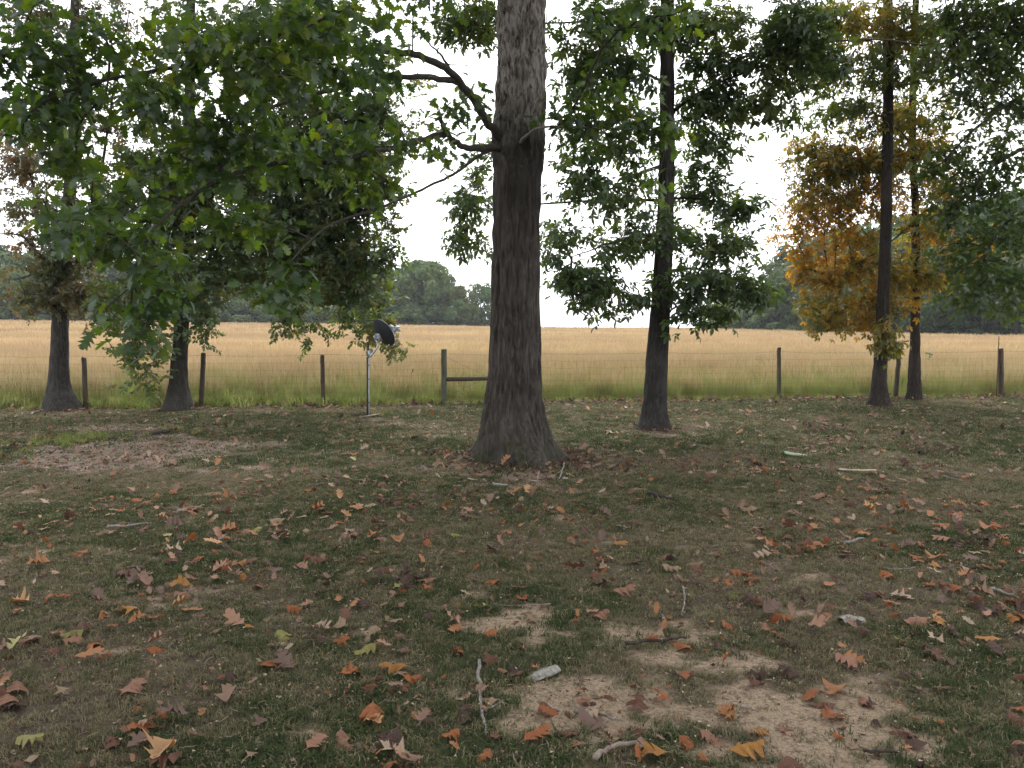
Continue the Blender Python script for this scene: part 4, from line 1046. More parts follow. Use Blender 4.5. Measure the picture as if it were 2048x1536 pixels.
def post_mesh(top, bot, r, name, mat, seed, bulge=0.0):
    g = np.random.default_rng(seed); top = np.array(top); bot = np.array(bot); n = 12; sides = 14
    pts = [bot + (top - bot) * t + np.array([g.normal() * .003, g.normal() * .003, 0]) for t in np.linspace(-.12, .985, n)]
    rr = [r * (1.04 - .06 * t + .02 * g.normal()) for t in np.linspace(0, 1, n)]
    pts += [top]; rr += [r * .86]
    b = MB(); b.tube(pts, rr, sides, True, wob=.04)
    return b
def post_uv(ub, vb, ut, vt, w, name, parent, mat, seed, Y=None):
    if Y is None:
        x0 = P(ub, 700, 18)[0] / 18
        # where the sight line's vertical plane meets the fence line
        m = (FR[1] - FL[1]) / (FR[0] - FL[0]); Y = (FL[1] - m * FL[0]) / (1 - m * x0)
    bot = P(ub, vb, Y); zg = float(terrain(bot[0], Y)); bot = np.array([bot[0], Y, zg]); top = P(ut, vt, Y)
    b = post_mesh(top, bot, w / 2 / F * Y, name, mat, seed)
    return b, bot, top
fence = thing('fence', 'woven wire fence on round wooden posts between the lawn and the hay field', 'fence', (0, float(fence_y(0)), float(terrain(0, fence_y(0)))))
fb = np.array(fence.location)
post_tops = []
for k, (ub, vb, ut, vt, w) in enumerate(((-75, 822, -75, 716, 9.5), (172, 818, 168, 715, 9.5), (402, 812, 407, 706, 9.5), (646, 810, 645, 710, 8.5), (888, 808, 888, 698, 11.5), (1058, 806, 1058, 702, 11), (1308, 801, 1308, 698, 8.5), (1558, 795, 1558, 695, 8), (1791, 793, 1799, 697, 8.5), (2003, 792, 2001, 697, 10.5), (2230, 790, 2230, 694, 9))):
    b, bot, top = post_uv(ub, vb, ut, vt, w, 'post', fence, 'post', 500 + k)
    mm = M['corner_post'] if k == 4 else M['post']
    b.V = [v - fb for v in b.V]
    o = obj('post', b.mesh('post', mm, True), fence); post_tops.append((bot, top))
    if k == 4: o['label'] = 'thicker mossy grey-green brace post'
    if k == 8: o['label'] = 'post leaning right between the slim pair'
pa, pb = post_tops[4], post_tops[5]
def on(p, t): return p[0] + (p[1] - p[0]) * t
b = MB(); b.tube([on(pa, .45) - fb, (on(pa, .46) + on(pb, .48)) / 2 - fb, on(pb, .49) - fb], [.047, .045, .047], 12, True, wob=.03)
obj('brace_rail', b.mesh('brace_rail', M['post'], True), fence)
for a, c in ((on(pa, .87), on(pb, .12)), (on(pa, .12), on(pb, .86))):
    b = MB(); q = [a + (c - a) * t + np.array([0, .02, 0]) - fb for t in np.linspace(0, 1, 9)]; b.tube(q, .0035, 5)
    obj('brace_wire', b.mesh('brace_wire', M['wire']), fence)
xs = np.array([p[0][0] for p in post_tops]); ysn = np.array([p[0][1] for p in post_tops]) + .055; zg = np.array([p[0][2] for p in post_tops])
def wire_pts(h, sag, n=10):
    out = []
    for i in range(len(xs) - 1):
        for t in np.linspace(0, 1, n, endpoint=False):
            out.append([xs[i] + (xs[i + 1] - xs[i]) * t, ysn[i] + (ysn[i + 1] - ysn[i]) * t, zg[i] + (zg[i + 1] - zg[i]) * t + h - sag * 4 * t * (1 - t) + .006 * rng.normal()])
    out.append([xs[-1], ysn[-1], zg[-1] + h]); return np.array(out)
for k, h in enumerate((1.08, .92, .77, .63, .50, .38, .27, .17, .08)):
    b = MB(); b.tube(wire_pts(h, .015 + .02 * rng.random()) - fb, .0018 if k else .0024, 4, False)
    if k == 0:      # barbs
        w = wire_pts(h, .02)
        for j in range(0, len(w) - 1):
            for q in (.25, .75):
                c = w[j] * (1 - q) + w[j + 1] * q - fb
                b.tube([c + [-.015, 0, -.018], c + [.015, 0, .018]], .0022, 3, False)
    obj('barbed_wire' if k == 0 else 'wire', b.mesh('wire', M['wire']), fence)
b = MB(); x = xs[0]
while x < xs[-1]:
    y = np.interp(x, xs, ysn); z = np.interp(x, xs, zg); j = .01 * rng.normal()
    b.tube(np.array([[x, y, z + .06], [x + j, y, z + .5], [x - j, y, z + .915]]) - fb, .0014, 3, False); x += .155
o = obj('stay_wires', b.mesh('stay_wires', M['wire']), fence); o['kind'] = 'stuff'
t = NT('stake_rust'); M['rust'] = t.done(t.bsdf(t.ramp(t.noise(t.pos(), 30, 4), [(.35, (.06, .035, .025)), (.6, (.16, .08, .05))]), .8, .3, .3))
sb = P(1993, 792, post_tops[9][0][1] - .03); st_ = P(1998, 672, post_tops[9][0][1] - .03); sb[2] = float(terrain(sb[0], sb[1])) - .1
b = MB(); b.tube([sb - sb, (st_ - sb) * .5, st_ - sb], [.012, .011, .010], 6)
for t_ in np.linspace(.2, .95, 12): b.box((st_ - sb) * t_ + [0, -.012, 0], (.008, .012, .02))
o = obj('metal_stake', b.mesh('metal_stake', M['rust']), None, sb); tag(o, 'thin rusty metal stake rising above the fence post beside it, right of the slim pair', 'stake')

# ------------------------------------------------------------------ the satellite dish
def plain(name, col, rough=.5, metal=0.0, spec=.4, var=.15, sc_=18):
    t = NT(name); n = t.noise(t.pos(), sc_, 4, .65)
    c = t.mix(t.ramp(n, [(.35, 0.0), (.7, 1.0)]), tuple(x * (1 - var) for x in col), tuple(min(1, x * (1 + var)) for x in col))
    return t.done(t.bsdf(c, rough, spec, metal, bump=n, bstr=.1, bdist=.002))
M['dish_back'] = plain('dish_back', (.022, .024, .03), .5, 0, .4, .25)
M['dish_front'] = plain('dish_front', (.45, .46, .48), .5)
M['galv'] = plain('galvanised', (.42, .44, .47), .45, .55, .5, .2)
M['dark_steel'] = plain('dark_steel', (.055, .042, .036), .7, .2, .4, .35)
M['conduit'] = plain('grey_conduit', (.40, .42, .45), .5, 0, .4, .15)
M['black'] = plain('black_plastic', (.02, .02, .022), .45)
YD = G(735, 833)[1]
dg = G(735, 833)
dish = thing('satellite_dish', 'black-backed satellite dish on a tall narrow pole, in front of the wire fence', 'satellite dish', (dg[0], dg[1], dg[2]))
D0 = np.array(dish.location)
def d_(u, v, y=0.0): return P(u, v, YD + y) - D0
b = MB(); top = d_(735.5, 683); bot = np.array([top[0] * .3, 0, -.15]); b.tube([bot, (bot + top) / 2, top], [.024, .024, .023], 4, True)
obj('pole', b.mesh('pole', M['dark_steel']), dish)
b = MB(); b.tube([d_(738.2, 832, -.03), d_(737.8, 780, -.03), d_(737.6, 716, -.03)], [.011] * 3, 8)
obj('conduit', b.mesh('conduit', M['conduit'], True), dish)
for v in (805, 758, 730):
    b = MB(); b.box(d_(737, v, -.03), (.062, .05, .012)); obj('strap', b.mesh('strap', M['black']), dish)
b = MB(); b.box(d_(736.5, 702, -.01), (.07, .075, .012)); b.box(d_(736.5, 713, -.01), (.07, .075, .012)); b.box(d_(739, 707.5, -.045), (.06, .012, .12)); b.tube([d_(733, 702, -.05), d_(733, 702, .05)], .006, 6)
obj('clamp', b.mesh('clamp', M['galv']), dish)
nrm = np.array([.60, .63, .49]); nrm /= np.linalg.norm(nrm)
cdir = d_(766, 666, 0)
mastb = d_(740, 713, -.05); mj = d_(746, 706, -.05); me_ = d_(757, 692, -.07); mt = cdir - nrm * .09 + np.array([-.06, 0, -.09])
b = MB(); q = np.array([mastb, mj, me_, mt]); tt = np.linspace(0, 3, 19); q = np.stack([np.interp(tt, range(4), q[:, k]) for k in range(3)], -1)
for _ in range(3): q[1:-1] = .5 * q[1:-1] + .25 * (q[:-2] + q[2:])
b.tube(q, .019, 12); obj('mast', b.mesh('mast', M['galv'], True), dish)
# reflector: an offset dish built round its own axis
zq = Vector(nrm).to_track_quat('Z', 'Y').to_matrix(); RM = np.array(zq)
def dish_shell(r, depth, thick):
    b = MB(); nr, ns_ = 12, 48; V = []; 
    for side in (0, 1):
        for i in range(nr + 1):
            rr = r * i / nr
            for j in range(ns_):
                a = 2 * math.pi * j / ns_; V.append([rr * math.cos(a) * .96, rr * math.sin(a), depth * (i / nr) ** 2 - side * thick])
    F4 = []
    def id_(s, i, j): return s * (nr + 1) * ns_ + i * ns_ + j % ns_
    for s in (0, 1):
        for i in range(nr):
            for j in range(ns_):
                f = (id_(s, i, j), id_(s, i, j + 1), id_(s, i + 1, j + 1), id_(s, i + 1, j)); F4.append(f if s == 0 else f[::-1])
    V = np.array(V)
    return V, F4, [(id_(0, nr, j), id_(0, nr, j + 1), id_(1, nr, j + 1), id_(1, nr, j)) for j in range(ns_)], (nr + 1) * ns_
RD = .285
V, F4, rim, half = dish_shell(RD, .06, .006)
V[:, 2] -= .035
W = V @ RM.T + cdir
me = mesh_np('reflector', W, [np.array(F4), np.array(rim)], M['dish_back'], None, True)
me.materials.append(M['dish_front'])
mi = np.zeros(len(me.polygons), np.int32); mi[:len(F4) // 2] = 1; mi[len(F4):] = 1; me.polygons.foreach_set('material_index', mi)
refl = obj('reflector', me, dish)
b = MB(); c0 = cdir - nrm * .062 + np.array([-.035, 0, -.05])
RX = Matrix(RM.tolist())
def bx(c, d): b.box(c, d, RX)
bx(c0, (.12, .15, .02)); bx(c0 - nrm * .03 + RM[:, 0] * .05, (.012, .13, .07)); bx(c0 - nrm * .03 - RM[:, 0] * .05, (.012, .13, .07)); b.tube([c0 - nrm * .04 - RM[:, 0] * .07, c0 - nrm * .04 + RM[:, 0] * .07], .012, 8)
bk = obj('mount_bracket', b.mesh('mount_bracket', M['galv']), dish)
lnb = d_(791, 661, .24); arm0 = cdir - RM[:, 1] * 0 + np.array([.08, .05, -.25])
b = MB(); b.tube([arm0, (arm0 + lnb) / 2 + [0.02, 0, -.02], lnb], [.013, .012, .012], 8); obj('feed_arm', b.mesh('feed_arm', M['galv'], True), dish)
b = MB(); ax = (cdir - lnb); ax /= np.linalg.norm(ax)
for off in (-.045, .045, 0):
    o_ = lnb + np.array([off * .8, 0, off * .9 + .02]); b.tube([o_ - ax * .05, o_ - ax * .02, o_ + ax * .02, o_ + ax * .05], [.022, .026, .03, .036], 12)
b.box(lnb - ax * .04, (.13, .06, .05)); b.tube([lnb + np.array([-.11, .0, .10]), lnb + np.array([-.04, 0, .06]), lnb], [.018, .022, .025], 8)
fh = obj('feed_horn', b.mesh('feed_horn', M['galv'], True), dish)

# ------------------------------------------------------------------ fallen leaves
def dry_mat(name, a, b, back=None, rough=.75):
    t = NT(name); n = t.noise(t.coord('Object'), 30, 4, .65); r = t.rand()
    c = t.mix(t.ramp(n, [(.35, 0.0), (.65, 1.0)]), a, b)
    c = t.mix(t.math('MULTIPLY', r, .55), c, t.mix(1.0, c, (.6, .55, .55), 'MULTIPLY'))
    if back:
        g = t.new('ShaderNodeNewGeometry'); c = t.mix(g.outputs['Backfacing'], c, back)
    a_ = t.bsdf(c, rough, .35)
    tr = t.new('ShaderNodeBsdfTranslucent'); t.put(tr.inputs[0], c)
    m = t.new('ShaderNodeMixShader'); m.inputs[0].default_value = .2; t.l.new(a_, m.inputs[1]); t.l.new(tr.outputs[0], m.inputs[2])
    return t.done(m.outputs[0])
DRY = {'rust orange': dry_mat('dry_rust', (.36, .125, .04), (.20, .065, .025), (.32, .15, .07)),
       'reddish brown': dry_mat('dry_red_brown', (.17, .075, .045), (.10, .046, .03), (.23, .14, .10)),
       'dusty pink': dry_mat('dry_pink', (.33, .17, .11), (.20, .10, .065), (.32, .18, .12)),
       'pale tan': dry_mat('dry_tan', (.33, .235, .155), (.23, .155, .10), (.34, .25, .18)),
       'dark brown': dry_mat('dry_dark', (.085, .045, .032), (.05, .03, .024), (.14, .09, .07)),
       'amber': dry_mat('dry_amber', (.42, .20, .045), (.26, .12, .035), (.42, .24, .12)),
       'yellow green': dry_mat('dry_yellow', (.28, .24, .08), (.18, .18, .06), (.36, .33, .14))}
SHAPES = []      # (state word, maker)
for i in range(12):
    kinds = (('flat', dict(curl=.08, bend=.2, wav=.35)), ('cupped', dict(curl=.5, bend=.3, wav=.6)), ('curled', dict(curl=.4, bend=1.1, wav=.7)), ('twisted', dict(curl=.3, bend=.5, twist=.9, wav=.8)), ('arched', dict(curl=-.3, bend=.8, wav=.6)), ('folded', dict(curl=.9, bend=.3, wav=.6)))
    st, kw = kinds[i % 6]
    SHAPES.append((st, lambda L, i=i, kw=kw: lobed_leaf('l', L, L * (.62 + .12 * (i % 3)), 3 if i % 4 else 4, None, seed=700 + i, stalk=.13, blunt=(i % 3 != 0), **kw)))
fallen_mesh = {}
for cn, mt in DRY.items():
    for i, (st, mk) in enumerate(SHAPES):
        fallen_mesh[cn, i] = mk(1.0).mesh('fallen_leaf', mt)
NAMES = list(DRY)
def leaf_density(x, y):
    u = 1024 + F * x / y
    d = 30 * (.25 + 1.6 * sstep(.42, .66, fbm(x * 1.3, y * 1.3, o=4, s=91)))
    d = d * (.6 + .8 * sstep(.4, .6, fbm(x * 3.1, y * 3.1, o=3, s=191))) * (1.7 - 1.25 * sstep(3.5, 10, y)) * (1 - .35 * sstep(9, 16, y))
    return d
def trunks_clear(x, y, r=.66):
    k = np.ones(len(x), bool)
    for (tx, ty) in ((.08, 9.9), (2.32, 13.1), (7.7, 16.85), (8.7, 17.4), (-6.6, 16.0), (-9.0, 16.0)): k &= (x - tx) ** 2 + (y - ty) ** 2 > (r if ty < 10 else .3) ** 2
    return k
n = 9000
y = np.sqrt(rng.random(n) * (19.5 ** 2 - 3.0 ** 2) + 9.0); x = (rng.random(n) * 2 - 1) * y * .68
area = .68 * (19.5 ** 2 - 9); dens = leaf_density(x, y)
k = (rng.random(n) < dens * area / n) & (y < fence_y(x) + .1) & trunks_clear(x, y)
x, y = x[k], y[k]
size = .075 + .08 * rng.random(len(x)); size *= np.where(rng.random(len(x)) < .25, .65, 1)
z = zat(x, y)
w = np.array([.22, .27, .13, .11, .22, .035, .015]); ci = rng.choice(len(NAMES), len(x), p=w); ci = np.where((y > 8) & (rng.random(len(x)) < .5), rng.choice([1, 3, 4, 1], len(x)), ci); si = rng.integers(0, 12, len(x))
up = rng.random(len(x)) < .35
e = np.stack([rng.normal(0, .22, len(x)) + np.where(up, math.pi, 0), rng.normal(0, .18, len(x)), rng.random(len(x)) * 6.28], -1)
zz_off = size * (.05 + .10 * rng.random(len(x))) + .008 + .018 * (1 - sand_mask(x, y)) * (1 - .7 * chip_mask(x, y))
# the ones laid by hand where the photograph shows a leaf apart from the rest
HAND = [(785, 1185, .17, 'yellow green', 0, 'large flat yellow-green oak leaf beside the dark clump in front of the thick trunk'),
        (683, 1468, .18, 'dusty pink', 3, 'wide pinkish tan oak leaf with long lobes, lying alone near the lower left middle'),
        (610, 1515, .14, 'dusty pink', 0, 'pale pink oak leaf at the very front, just left of the wide pinkish one'),
        (240, 1405, .17, 'dusty pink', 1, 'dull pink deeply lobed oak leaf at the front left, brightest among its dark neighbours'),
        (820, 1345, .14, 'amber', 1, 'amber oak leaf with a yellow patch, left of the long white twig'),
        (352, 1165, .12, 'dusty pink', 0, 'small pale pink oak leaf standing out on the open grass at left'),
        (672, 1360, .15, 'rust orange', 4, 'long rust orange leaf lying on its side left of the amber one'),
        (745, 1415, .17, 'rust orange', 5, 'broad light orange oak leaf left of the lower end of the white twig'),
        (1120, 1448, .10, 'rust orange', 0, 'small squarish rust leaf on the bare sand patch in front'),
        (1075, 1415, .14, 'reddish brown', 2, 'glossy curled red-brown leaf at the edge of the front sand patch'),
        (1040, 1500, .16, 'rust orange', 0, 'large rust orange oak leaf at the front edge, below the sand patch'),
        (1385, 1310, .19, 'rust orange', 1, 'largest orange oak leaf, raised over the sand right of centre'),
        (1340, 1418, .12, 'rust orange', 3, 'pair-like rust leaf left of the wide sand patch'),
        (1640, 1450, .13, 'rust orange', 4, 'rust orange leaf lying alone on the wide front sand patch'),
        (1450, 1450, .16, 'amber', 3, 'bright amber-brown lobed leaf at the left edge of the wide sand patch'),
        (1448, 1515, .15, 'amber', 5, 'upright amber leaf at the front edge right of centre'),
        (1570, 1520, .18, 'reddish brown', 1, 'big red-brown leaf at the very front right of centre'),
        (1870, 1500, .20, 'dark brown', 0, 'big dull brown many-lobed leaf at the front right corner'),
        (1790, 1240, .11, 'dark brown', 2, 'dark curled leaf in front of the pale bark strip at right'),
        (2010, 1290, .14, 'amber', 0, 'amber and yellow star-like leaf at the right edge'),
        (1975, 1300, .11, 'yellow green', 0, 'small yellow star-like leaf next to the amber one at the right edge'),
        (1795, 1290, .13, 'yellow green', 3, 'yellow leaf with a brown edge half upright on the right lawn'),
        (30, 1490, .13, 'yellow green', 1, 'pale yellow and pink leaf at the front left corner'),
        (555, 1270, .13, 'yellow green', 2, 'thin yellow-green leaf on the dry grass left of centre'),
        (1150, 1045, .13, 'rust orange', 3, 'hand-shaped rust leaf standing up on the grass below the trunk'),
        (638, 1045, .12, 'pale tan', 0, 'pale star-like tan leaf left of the trunk, above the dark grass'),
        (880, 1165, .14, 'dusty pink', 1, 'brown-pink crumpled leaf right of the yellow-green one'),
        (1490, 1170, .12, 'reddish brown', 5, 'red-brown leaf at the head of a short leaf row right of centre'),
        (1050, 1210, .12, 'rust orange', 4, 'rust leaf on the small upper sand patch'),
        (1945, 1155, .14, 'dark brown', 5, 'thick dark cupped leaf on the grass at the right')]
hu = np.array([G(u, v) for u, v, *_ in HAND])
far_from = np.ones(len(x), bool)
for h in hu: far_from &= (x - h[0]) ** 2 + (y - h[1]) ** 2 > .12 ** 2
x, y, z, size, ci, si, e, zz_off = (a[far_from] for a in (x, y, z, size, ci, si, e, zz_off))
GRP = 'oak leaves fallen on the lawn'
for (u, v, s_, cn, sh, lab), h in zip(HAND, hu):
    o = obj('fallen_leaf', fallen_mesh[cn, sh], None, (h[0], h[1], h[2] + .032), (rng.normal(0, .15), rng.normal(0, .15), rng.random() * 6.28), s_)
    tag(o, lab, 'leaf', GRP)
uu, vv, zc = proj(np.stack([x, y, z], -1))
key = size / y * ((uu > 0) & (uu < 2048) & (vv < 1536)); sel = np.argsort(-key)[:270]
def where_on(u, v):
    side = 'at the left edge' if u < 260 else 'on the left' if u < 560 else 'left of the white twig' if u < 950 else 'right of the white twig' if u < 1250 else 'in line with the hickory' if u < 1480 else 'by the wide sand patch' if u < 1780 else 'at the right edge'
    dep = 'at the very front' if v > 1430 else 'in the front grass' if v > 1320 else 'in the near grass' if v > 1220 else 'in the middle grass' if v > 1100 else 'further back'
    return side + ' ' + dep
for i in sel:
    st = SHAPES[si[i]][0]; cn = NAMES[ci[i]]
    sz = 'big ' if size[i] > .135 else 'small ' if size[i] < .09 else ''
    o = obj('fallen_leaf', fallen_mesh[cn, int(si[i])], None, (x[i], y[i], z[i] + zz_off[i]), e[i], float(size[i]))
    tag(o, f'{sz}{st} {cn} leaf {where_on(uu[i], vv[i])}', 'leaf', GRP)
rest = np.ones(len(x), bool); rest[sel] = False
src = []; 
far_l = {}
for cn in NAMES:
    for i in range(3): src.append(lobed_leaf('l', 1, .66, 3, None, curl=(.2, .8, .5)[i], bend=(.4, .6, 1.5)[i], wav=.5, seed=800 + i, blunt=False).mesh('litter_leaf', DRY[cn]))
scatter('leaf_litter', np.stack([x, y, z + zz_off], -1)[rest], e[rest], size[rest] * 1.05, ci[rest] * 3 + rng.integers(0, 3, rest.sum()), src, label='smaller brown and orange leaves strewn over the lawn')

# broken bits of old leaf lying between the whole ones
m = 30000
y = np.sqrt(rng.random(m) * (19.5 ** 2 - 3.0 ** 2) + 9.0); x = (rng.random(m) * 2 - 1) * y * .68
dk_ = .12 + .9 * sstep(.46, .68, fbm(x * 1.9, y * 1.9, o=4, s=98)) + .6 * np.exp(-(np.hypot(x - .05, y - 9.8) - .72).clip(0) * 2.5)
k = (rng.random(m) < dk_ * (1.1 - .6 * sstep(4, 12, y))) & (y < fence_y(x)) & trunks_clear(x, y, .62)
x, y = x[k], y[k]; m = len(x)
scatter('leaf_litter', np.stack([x, y, zat(x, y) + .008 + .022 * rng.random(m) * (1 - sand_mask(x, y))], -1), np.stack([rng.normal(0, .5, m) + np.where(rng.random(m) < .4, math.pi, 0), rng.normal(0, .4, m), rng.random(m) * 6.28], -1), .025 + .055 * rng.random(m) ** 1.5,
        rng.choice([3, 4, 5, 3, 4, 12, 13, 14, 0, 1, 7, 9], m), src, label='broken bits of brown leaf between the larger leaves')

def foot_litter(tx, ty, r, n):
    a = rng.random(n) * 6.28; d = r * (.9 + .75 * rng.random(n) ** 1.6); x, y = tx + np.cos(a) * d, ty + np.sin(a) * d
    lift = .05 * np.clip(1.35 - d / r, 0, 1)
    scatter('leaf_litter', np.stack([x, y, zat(x, y) + .012 + lift + .02 * rng.random(n)], -1), np.stack([rng.normal(0, .6, n), rng.normal(0, .5, n), a], -1), .035 + .07 * rng.random(n),
            rng.choice([12, 13, 14, 12, 13, 9, 4, 5, 14], n), src, label='dead leaves and bark bits heaped against a trunk foot')
for f in ((.10, 9.9, .62, 420), (2.32, 13.1, .30, 140), (7.7, 16.85, .30, 130), (9.0, 18.0, .24, 90), (-6.62, 15.97, .32, 150), (-9.0, 16.0, .38, 170)): foot_litter(*f)
# crumbs of leaf, straw and wood between the grass
def crumb(i, mat):
    g = np.random.default_rng(900 + i); b = MB(); k = 5
    a = np.sort(g.random(k)) * 6.28; r = .4 + .6 * g.random(k)
    V = np.stack([np.cos(a) * r, np.sin(a) * r * .6, g.normal(0, .25, k)], -1)
    b.add(np.vstack([V, [[0, 0, .25]]]), [(j, (j + 1) % k, k) for j in range(k)]); return b.mesh('crumb', mat)
def straw(i, mat):
    g = np.random.default_rng(950 + i); b = MB(); L = 3.2
    b.tube([(-L / 2, 0, 0), (0, g.normal() * .25, .12), (L / 2, g.normal() * .4, 0)], [.05, .07, .04], 3, False); return b.mesh('straw', mat)
M['straw'] = plain('straw', (.38, .32, .22), .8, 0, .2, .3); M['twig_grey'] = plain('twig_grey', (.22, .18, .15), .85, 0, .2, .4); M['crumb_dark'] = plain('crumb_dark', (.07, .045, .035), .9, 0, .2, .4)
M['crumb_mid'] = plain('crumb_mid', (.22, .13, .09), .85, 0, .2, .4)
csrc = [crumb(0, M['crumb_dark']), crumb(1, M['crumb_dark']), crumb(2, M['crumb_mid']), crumb(3, M['crumb_mid']), crumb(4, DRY['rust orange']), crumb(5, DRY['pale tan']), crumb(6, M['straw']),
        straw(0, M['straw']), straw(1, M['twig_grey']), straw(2, M['straw']), straw(3, M['crumb_dark'])]
def crumbs(n, y0, y1, smin, smax, bias=None):
    y = np.sqrt(rng.random(n) * (y1 ** 2 - y0 ** 2) + y0 ** 2); x = (rng.random(n) * 2 - 1) * y * .68
    cm = chip_mask(x, y); sm = sand_mask(x, y); g = fbm(x * 3, y * 3, o=3, s=93)
    k = (rng.random(n) < .25 + .9 * cm + .7 * sstep(.45, .65, g) + .1 * sm) & (y < fence_y(x)) & trunks_clear(x, y, .58)
    x, y, cm = x[k], y[k], cm[k]; m = len(x)
    s = (smin + (smax - smin) * rng.random(m) ** 2) * (1 + .7 * cm)
    p = rng.random(m); ix = rng.integers(0, len(csrc), m); ix = np.where((cm > .5) & (p < .6), rng.choice([3, 5, 5, 6, 7, 8], m), ix)
    e = np.stack([rng.normal(0, .4, m), rng.normal(0, .3, m), rng.random(m) * 6.28], -1)
    scatter('ground_litter', np.stack([x, y, zat(x, y) + .006 + .03 * rng.random(m) * (1 - sm[k]) * (1 - cm)], -1), e, s, ix, csrc, label='crumbs of dead leaf, straw and wood chips between the grass')
crumbs(60000, 2.8, 8.5, .005, .018)
crumbs(50000, 8.5, 19.5, .009, .028)
# the dark strip of matted leaves along the foot of the fence
m = 5200; x = rng.random(m) * 34 - 15; off = rng.normal(0, .22, m); y = fence_y(x) + off - .05
k = rng.random(m) < .35 + .65 * sstep(.4, .6, fbm(x * .9, x * 0, o=2, s=95)); x, y = x[k], y[k]; m = len(x)
scatter('ground_litter', np.stack([x, y, zat(x, y) + .02 + .03 * rng.random(m)], -1), np.stack([rng.normal(0, .5, m), rng.normal(0, .5, m), rng.random(m) * 6.28], -1), .06 + .07 * rng.random(m),
        rng.choice([3, 4, 5, 12, 13, 14, 12, 9, 0], m), src, label='matted dead leaves along the foot of the fence')
# weeds and long green tufts at the fence and here and there on the lawn
weed = [tuft('weed_tuft', green_m, 34, .22, .10, .008, .7, 60 + i) for i in range(3)]
m = 1500; x = rng.random(m) * 34 - 15; y = fence_y(x) + rng.normal(.25, .25, m); s = .4 + .9 * rng.random(m)
s *= np.where(x < -1.5, 1.1, .6)
px, py, ps = [x], [y], [s]
for (u, v, n_, sp, sc0) in ((145, 880, 26, .28, .5), (60, 900, 20, .5, .4), (1480, 1200, 2, .03, .35), (390, 862, 14, .4, .4), (240, 880, 12, .3, .35), (680, 835, 8, .2, .35), (760, 828, 10, .25, .4), (1050, 960, 0, .2, .3)):
    c = G(u, v); px.append(c[0] + rng.normal(0, sp, n_)); py.append(c[1] + rng.normal(0, sp, n_)); ps.append(sc0 * (.6 + .8 * rng.random(n_)))
x, y, s = map(np.concatenate, (px, py, ps)); m = len(x)
scatter('weeds', np.stack([x, y, zat(x, y)], -1), np.stack([rng.normal(0, .15, m), rng.normal(0, .15, m), rng.random(m) * 6.28], -1), s, rng.integers(0, 3, m), weed, np.clip(rng.normal(.25, .25, m), 0, 1),
        label='green weeds along the fence foot and in small tufts on the lawn')

# ------------------------------------------------------------------ sticks, bark and heaps on the lawn
def ground_stick(uv, r, mat, label, name='stick', forks=(), lift=.012, cat='stick'):
    pts = [G(u, v) + np.array([0, 0, lift + r]) for u, v in uv]; o0 = pts[len(pts) // 2].copy()
    q = np.array(pts); n = len(q); tt = np.linspace(0, n - 1, (n - 1) * 4 + 1); q = np.stack([np.interp(tt, range(n), q[:, k]) for k in range(3)], -1)
    q[1:-1] = .5 * q[1:-1] + .25 * (q[:-2] + q[2:]); q[:, 2] += rng.normal(0, .004, len(q)); q[:, :2] += rng.normal(0, r * .35, (len(q), 2))
    b = MB(); b.tube(q - o0, np.linspace(r, r * .55, len(q)), 7, True, wob=.35)
    root = obj(name, b.mesh(name, mat, True), None, o0); tag(root, label, cat)
    for f in forks:
        fp = np.array([G(u, v) + np.array([0, 0, lift + r]) for u, v in f]) - o0
        b = MB(); b.tube(fp, np.linspace(r * .6, r * .3, len(fp)), 5, True, wob=.3); obj('side_twig', b.mesh('side_twig', mat, True), root)
    return root
ground_stick([(215, 1060), (258, 1057), (303, 1052)], .013, M['dead_wood'], 'straight pale grey stick lying at left in the middle grass')
ground_stick([(345, 1030), (372, 1026), (392, 1022), (408, 1013)], .011, M['dead_wood'], 'pale forked stick right of and behind the straight grey one', forks=[[(372, 1026), (350, 1020), (330, 1022)]])
ground_stick([(957, 1330), (958, 1375), (962, 1420), (968, 1450), (974, 1478)], .009, M['dead_wood'], 'long white crooked twig running towards the viewer in the front grass', forks=[[(965, 1430), (985, 1422), (1008, 1408)]])
ground_stick([(1250, 1296), (1300, 1290), (1345, 1284), (1372, 1282)], .011, M['dark_wood'], 'dark curved stick lying across the middle sand patch')
ground_stick([(1366, 1178), (1370, 1200), (1367, 1220), (1363, 1236)], .007, M['dead_wood'], 'short white twig pointing away from the viewer, right of centre')
ground_stick([(1148, 1428), (1190, 1432), (1236, 1450)], .007, M['dead_wood'], 'thin tan twig on the front sand patch')
ground_stick([(1188, 1530), (1215, 1508), (1260, 1497), (1290, 1503)], .013, M['twig_grey'], 'brown stick at the very front edge below the sand patch')
ground_stick([(1295, 990), (1318, 998), (1350, 1004)], .020, M['dark_wood'], 'short dark rotten branch on the grass right of the thick trunk')
ground_stick([(1982, 1184), (2005, 1192), (2030, 1200)], .013, M['dead_wood'], 'pale peeled stick near the right edge')
ground_stick([(1690, 1092), (1712, 1085), (1728, 1082)], .014, M['dead_wood'], 'stubby pale stick in the grass at right of centre')
ground_stick([(308, 872), (328, 869), (342, 866)], .030, M['dark_wood'], 'dark short log on the wood chip patch')
ground_stick([(372, 812), (420, 808), (468, 806)], .045, M['dark_wood'], 'long dark rotten log lying at the fence foot right of the broad left trunk', name='log', cat='log')
ground_stick([(285, 812), (320, 804), (352, 797)], .018, M['dark_wood'], 'thin dark branch leaning in the weeds at the fence foot between the two left trunks')
ground_stick([(1128, 930), (1124, 946), (1118, 962)], .012, M['dead_wood'], 'pale forked twig propped at the right root of the thick trunk', forks=[[(1124, 946), (1116, 950), (1110, 952)]])
ground_stick([(1078, 948), (1075, 962)], .012, M['dead_wood'], 'tiny white stub standing before the right foot of the thick trunk')
